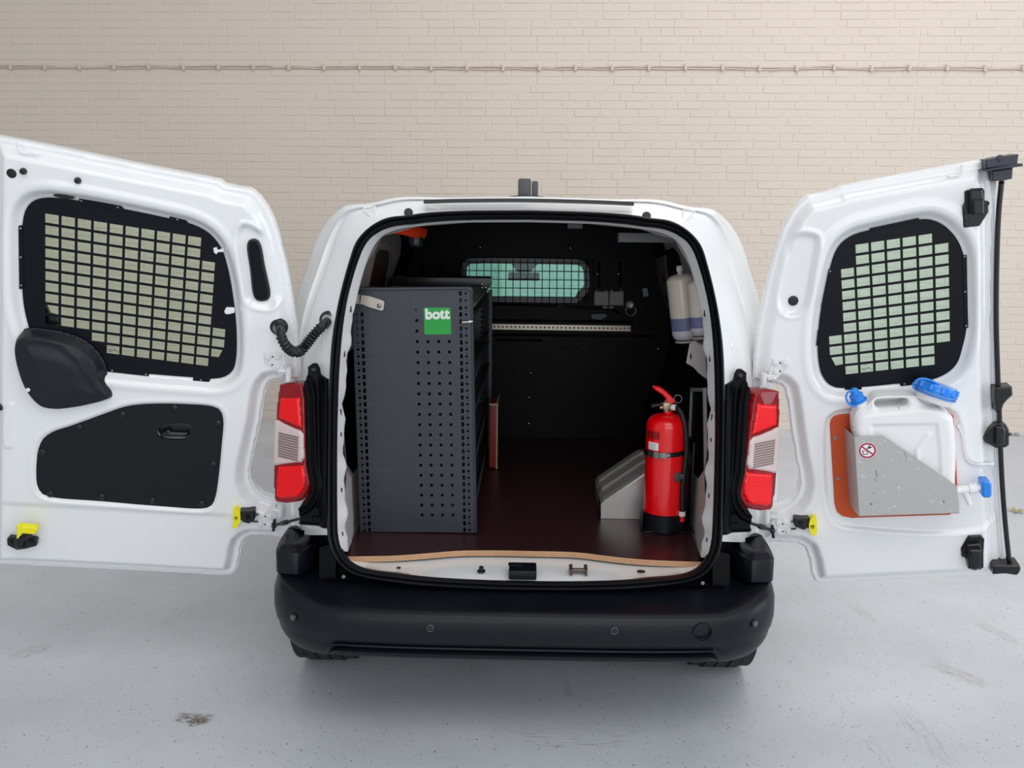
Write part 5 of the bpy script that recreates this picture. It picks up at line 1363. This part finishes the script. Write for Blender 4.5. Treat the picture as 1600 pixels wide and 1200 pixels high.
mb = MB(); mb.lathe([(.005, 0), (.005, .003), (.0005, .004)], AF.p(AF.px(954.5, 813.5), 0), AF.n, 12); mb.done('rivet', SCREW, al, True)

# ---- two soap bottles on the right wall
def bottle(y, px_top, py_top, px_bot, py_bot, r, lbl, cap):
    t, b = at_y(px_top, py_top, y), at_y(px_bot, py_bot, y); ax = (t-b).normalized(); L = (t-b).length
    th = thing('soap_bottle', lbl, 'bottle', b, 'cream bottles on the right wall')
    lo0, lo1 = L*.15, L*.345
    def part(nm, z0, z1, m, extra=(), rr=r):
        MB().lathe(list(extra[0] if extra else [])+[(rr, z0), (rr, z1)]+list(extra[1] if extra else []), b, ax, 36).done(nm, m, th, 40)
    part('bottle_base', .022, lo0, mat('bottle_foot_white', (226, 224, 232), .3, coat=.3), ([(.001, 0), (r*.7, .001), (r*.9, .008)], []))
    part('blue_label', lo0, lo1, BAND)
    dome = [(.012+(r-.012)*math.cos(k/8*math.pi/2), L*.90+L*.10*math.sin(k/8*math.pi/2)) for k in range(1, 9)]
    part('bottle_body', lo1, L*.90, BOTTLE, ([], dome+[(.012, L+.002), (.001, L+.002)]))
    if cap: MB().lathe([(.008, L), (.008, L+.008), (.0125, L+.009), (.0125, L+.026), (.010, L+.031), (.001, L+.031)], b, ax, 10).done('cap', STICKW, th, 35)
    return b, ax
b1 = bottle(3.32, 1062.5, 428, 1073, 530, .0535, 'cream bottle with a violet-blue band and white cap hung on the right wall', True)
b2 = bottle(3.16, 1089.5, 436, 1097, 524, .040, 'cream bottle half hidden behind the right door post nearest the opening', False)
mb = MB()
for (b, ax), r in ((b1, .05), (b2, .043)): mb.cyl(b-ax*.003, b-ax*.009, r*.9, 24)
mb.box((.672, 3.24, b1[0].z-.012), (.03, .20, .012), ch=.002)
mb.done('bottle_shelf', mat('pale_shelf', (200, 190, 182), .5), van, 30)

# ---- grey socket boxes on the bulkhead
for i, (x0, x1, lb) in enumerate(((928, 950.5, 'small grey plastic junction box on the bulkhead, the left one of the pair'), (951.5, 974, 'small grey plastic junction box on the bulkhead, the right one of the pair'))):
    q = PA.pts([(x0, 454.5), (x1, 454.5+.2), (x1-.5, 477), (x0-.7, 476.5)])
    jb_ = thing('junction_box', lb, 'junction box', PA.p(q[3]), 'pair of grey junction boxes')
    mb = MB(); plate(mb, PA, q, (), .001, .034, .004); mb.done('box_body', GREYBOX, jb_, 30)
    gx = 944.7+i*9.6; mb = MB(); plate(mb, PA, PA.pts([(gx-3.6, 478), (gx+3.6, 478), (gx+3.6, 481.5), (gx-3.6, 481.5)]), (), .004, .024, .002)
    mb.done('cable_entry', GREYBOX, jb_, 30)
    mb = MB(); cx_ = (x0+x1)/2
    for dx in (-7, 7): mb.lathe([(.006, 0), (.005, .006), (.0005, .006)], PA.p(PA.px(cx_+dx, 453.6), .018), (0, -1, 0), 10)
    mb.done('box_lug', GREYBOX, jb_, True)

# ================================================================== WATER CAN AND HOLDER ON THE NARROW DOOR
HB = .145
hold = thing('can_holder', 'scratched aluminium holder plate on an orange-brown board screwed to the right door', 'holder', DR.p(DR.px(1410, 808, .04), .04))
BO = DR.pts([(1297, 664), (1299, 656), (1303.5, 651), (1312, 648.5), (1340, 646.5), (1480, 644), (1490, 650), (1492.5, 690), (1497, 785), (1493, 799), (1484, 804.5), (1330, 809.5), (1316, 806.5), (1308, 800), (1304.5, 788)], .033)
mb = MB(); plate(mb, DR, BO, (), .0245, .033, .001); brd = mb.done('mounting_board', BOARD, hold, 30)
for x, y in ((1305, 684.5), (1309.5, 748)):
    mb = MB(); mb.lathe([(.0065, 0), (.006, .002), (.003, .003), (.0005, .002)], DR.p(DR.px(x, y, .033), .033), DR.n, 14); mb.done('board_screw', GREYM, brd, True)
FRp = DR.pts([(1334.4, 682.7), (1377.8, 680.5), (1381, 681.5), (1495.8, 759.6), (1498, 802), (1342, 807)], HB)
mb = MB(); plate(mb, DR, FRp, (), HB-.002, HB); fpl = mb.done('front_plate', ALU2, hold, 30)
def wallq(a, b, ha, hb_, nm, thick=.002):        # folded side sheet from the front plate back to the board
    mb = MB(); e = np.array(b)-np.array(a); n = np.array((-e[1], e[0])); n = n/np.linalg.norm(n)*thick
    A, B, C, D = [DR.p(p, h) for p, h in ((a, HB), (b, HB), (hb_, .0335), (ha, .0335))]
    off = DR.e1*n[0]+DR.e2*n[1]
    mb.add([A, B, C, D, A+off, B+off, C+off, D+off], [(0, 1, 2, 3), (4, 7, 6, 5), (0, 4, 5, 1), (3, 2, 6, 7), (0, 3, 7, 4), (1, 5, 6, 2)])
    return mb.done(nm, ALU2, hold, 30)
bl_, br_ = DR.px(1319, 668.6, .0335), DR.px(1327, 787, .0335)
wallq(FRp[0], FRp[5], bl_, br_, 'side_flange')
rb0, rb1 = DR.px(1489, 752, .0335), DR.px(1490, 788, .0335)
fq = (FRp[3][0]*.5+FRp[4][0]*.5, FRp[3][1]*.5+FRp[4][1]*.5); rb0 = (rb0[0]*.4+rb1[0]*.6, rb0[1]*.4+rb1[1]*.6)
wallq(fq, FRp[4], rb0, rb1, 'side_flange')
wallq(FRp[5], FRp[4], br_, rb1, 'bottom_flange')
for x, y in ((1361.5, 787.5), (1474.5, 784)):
    mb = MB(); mb.lathe([(.004, 0), (.003, .001), (.0005, .001)], DR.p(DR.px(x, y, HB), HB), DR.n, 12); mb.done('rivet', GREYM, fpl, True)
# scuffs worn into the plate
mb = MB()
for x0, y0, x1, y1, w in ((1368, 735, 1371, 745, .8), (1367, 748, 1369, 752, .6), (1413, 706, 1417, 719, .5), (1364, 769, 1366, 771, .8)):
    a, b = DR.p(DR.px(x0, y0, HB), HB+.0003), DR.p(DR.px(x1, y1, HB), HB+.0003); mb.tube([a, b], w*.001, 6)
mb.done('scuff_mark', mat('dark_scuff', (70, 68, 68), .6), fpl)
# prohibition sticker: no drinking water (ring, bar, tap and beaker)
sc = DR.px(1355.3, 703.8, HB); sr = 13.4*2.52/FPX
mb = MB(); disc(mb, DR, sc, sr*1.06, HB, HB+.0006, 40); sg = mb.done('prohibition_sticker', STICKW, hold)
mb = MB(); plate(mb, DR, circ(sc, sr, 40), [circ(sc, sr*.80, 40)], HB+.0006, HB+.0012)
def rot2(L, a): return [(sc[0]+(x*math.cos(a)-y*math.sin(a))*sr, sc[1]+(x*math.sin(a)+y*math.cos(a))*sr) for x, y in L]
plate(mb, DR, rot2(rect(-.84, -.085, .84, .085), math.radians(-43)), (), HB+.0006, HB+.0013); mb.done('prohibition_ring', MAROON, sg)
mb = MB()
for L in ([(-.05, .30), (.52, .30), (.52, .42), (.36, .46), (.30, .46), (.30, .56), (.42, .58), (.42, .64), (.10, .64), (.10, .58), (.22, .56), (.22, .46), (.08, .44), (.02, .20), (-.06, .20)],
          [(-.62, .10), (-.54, .10), (-.44, -.42), (-.08, -.42), (.02, .06), (.10, .06), (.0, -.50), (-.52, -.50)], [(-.54, -.02), (-.38, .02), (-.20, -.05), (-.04, .0), (-.06, -.05), (-.20, -.11), (-.38, -.04), (-.53, -.08)]):
    plate(mb, DR, rot2(L, 0), (), HB+.0006, HB+.001)
mb.done('pictogram', INK, sg)

# the can itself
can = thing('water_can', 'milky white plastic water can with blue caps and a tap in the door holder', 'water can', DR.p(DR.px(1410, 800, .09), .09))
hc = .090; C0, C1 = .042, HB-.010
CO = [(1325, 652), (1326, 645), (1330, 638), (1336, 633), (1346, 629.5), (1353, 624), (1358, 617.5), (1363, 613.5), (1372, 611.5), (1395, 610.8), (1418, 611), (1426, 612), (1440, 619), (1466, 631), (1481, 638), (1486, 643), (1487.5, 652), (1489.5, 665), (1491, 700), (1493.5, 750), (1494.5, 780), (1488, 786), (1420, 788), (1345, 788), (1337, 784), (1333, 765), (1330, 710)]
CO = [(x-((9 if y > 740 else 5) if x > 1470 else 0)+(3.5 if x < 1335 else 0), min(y, 784)) for x, y in CO]
O = [tuple(p) for p in spline(DR.pts(CO, .055), 110, True)]
HOLE = [tuple(p) for p in spline(DR.pts([(1366, 632), (1367, 626.5), (1373, 623.5), (1395, 622.5), (1414, 622.3), (1419, 625), (1418.5, 631), (1414, 635.5), (1390, 637.3), (1371, 637.8)], .115), 40, True)]
r1 = loop2(DR, [(1361, 664), (1465, 662), (1469, 700), (1471, 742), (1400, 744), (1363, 720)], C1, 60, False)
ln = [np.array(DR.px(*p, C1)) for p in ((1452, 680), (1434, 702), (1433, 740))]
l2 = [np.array(DR.px(*p, C1)) for p in ((1338, 643), (1470, 641), (1482, 652), (1484, 700), (1487, 752))]
def seg(P, L):
    best = np.full(len(P), 9.0)
    for a, b in zip(L[:-1], L[1:]):
        t = np.clip(((P-a)@(b-a))/((b-a)@(b-a)), 0, 1); best = np.minimum(best, np.linalg.norm(P-(a+t[:, None]*(b-a)), axis=1))
    return best
def canh(P):
    d, _ = sdf(P, O); dh, _ = sdf(P, HOLE); dh = -dh; R = .024
    q = np.clip(d/R, 0, 1); h = C1-R+R*np.sqrt(np.clip(1-(1-q)**2, 0, 1))
    q = np.clip(dh/.012, 0, 1); h = np.minimum(h, C1-.014+.014*np.sqrt(np.clip(1-(1-q)**2, 0, 1)))
    dr_, _ = sdf(P, r1); h = h-.006*ss(-.003, .006, dr_)
    h = h+.005*(1-ss(.002, .010, seg(P, ln)))
    yy = P[:, 1]-np.array(DR.px(1410, 640, .11))[1]
    return h-.012*ss(-.004, .012, yy)
cb_ = relief('can_body', DR, O, [HOLE], .0042, canh, CAN, can)
mb = MB(); plate(mb, DR, O, [HOLE], C0, C1-.024); mb.done('can_back', CAN, can, 60)
hm = (C0+C1)/2
def dirpx(a, b, h): return (DR.p(DR.px(*b, h), h)-DR.p(DR.px(*a, h), h)).normalized()
cray = ray(1459.5, 620)
cbase = DR.p(DR.px(1459.5, 620, hm+.014), hm+.014); cax = _r*.385+_u*.92; cax = ((cax-cray*cax.dot(cray)).normalized()-cray*.10).normalized(); cr_ = .0585
MB().lathe([(cr_*.80, -.016), (cr_*.93, -.006), (cr_*.93, .012), (cr_*.99, .013), (cr_*.99, .017), (cr_*.9, .02), (.001, .02)], cbase, cax, 40).done('can_neck', CAN, can, 40)
mb = MB(); pr_ = [(cr_*.97, .004), (cr_*1.05, .005), (cr_*1.05, .009), (cr_*.97, .010)]
mb.lathe(pr_, cbase, cax, 40); mb.done('cap_ring', BLUE, can, 40)
mb = MB(); mb.lathe([(cr_*.96, .013), (cr_*1.06, .0135), (cr_*1.06, .019), (cr_*.97, .021), (cr_*.95, .036), (cr_*.90, .041), (cr_*.3, .042), (.001, .042)], cbase, cax, 48)
e1_ = cax.orthogonal().normalized(); e2_ = cax.cross(e1_)
for k in range(10):
    a = k*math.pi/5; dv = e1_*math.cos(a)+e2_*math.sin(a)
    mb.tube([cbase+cax*.021+dv*cr_*.95, cbase+cax*.038+dv*cr_*.91], .007, 8)
mb.done('screw_cap', BLUE, can, 40)
sp_ = [DR.p(DR.px(x, y, hm), hm+dh) for x, y, dh in ((1428, 605, .03), (1422.5, 598, .045), (1425, 589, .05), (1434, 585, .05), (1448, 587.5, .05), (1462, 596, .045))]
MB().tube([Vector(p) for p in spline([tuple(p) for p in sp_], 30)], .0036, 8).done('cap_tether', BLUE, can, True)
sb = DR.p(DR.px(1342, 628, hm), hm); sax = (dirpx((1344, 632), (1333.5, 608), hm)+DR.n*.1).normalized()
MB().lathe([(.021, -.03), (.021, .004), (.019, .006), (.001, .006)], sb, sax, 24).done('spout_neck', CAN, can, 40)
mb = MB(); mb.lathe([(.024, .002), (.026, .003), (.026, .006), (.021, .007), (.021, .026), (.014, .029), (.0125, .044), (.009, .048), (.001, .048)], sb, sax, 14); mb.done('spout_cap', BLUE, can, 30)
sp_ = [DR.p(DR.px(x, y, hm), hm+.022) for x, y in ((1337, 632.5), (1326, 628.5), (1320.5, 618), (1324, 609.5), (1332, 608))]
MB().tube([Vector(p) for p in spline([tuple(p) for p in sp_], 24)], .003, 8).done('spout_tether', BLUE, can, True)
mb = MB(); t0, t1, t2, t3 = (DR.p(DR.px(x, y, hm), hm) for x, y in ((1489, 766.5), (1514, 763.5), (1515, 762.5), (1535, 761)))
mb.cyl(t0, t1, .0125, 18); mb.cyl(t1, t1.lerp(t3, .55), .0165, 20); mb.cyl(t1.lerp(t3, .5), t3, .011, 16)
mb.tube([DR.p(DR.px(1508, 768, hm), hm), DR.p(DR.px(1512, 778, hm), hm), DR.p(DR.px(1515.5, 788, hm), hm)], [.012, .009, .0075], 12); mb.done('tap', CAN, can, 40)
mb = MB(); plate(mb, DR, DR.pts([(1531, 750), (1534, 747.8), (1544, 748.5), (1546.5, 753), (1547, 770), (1544.5, 774), (1535, 774.3), (1531.5, 771)], hm), (), hm-.022, hm+.022, .005); mb.done('tap_knob', BLUE, can, 35)
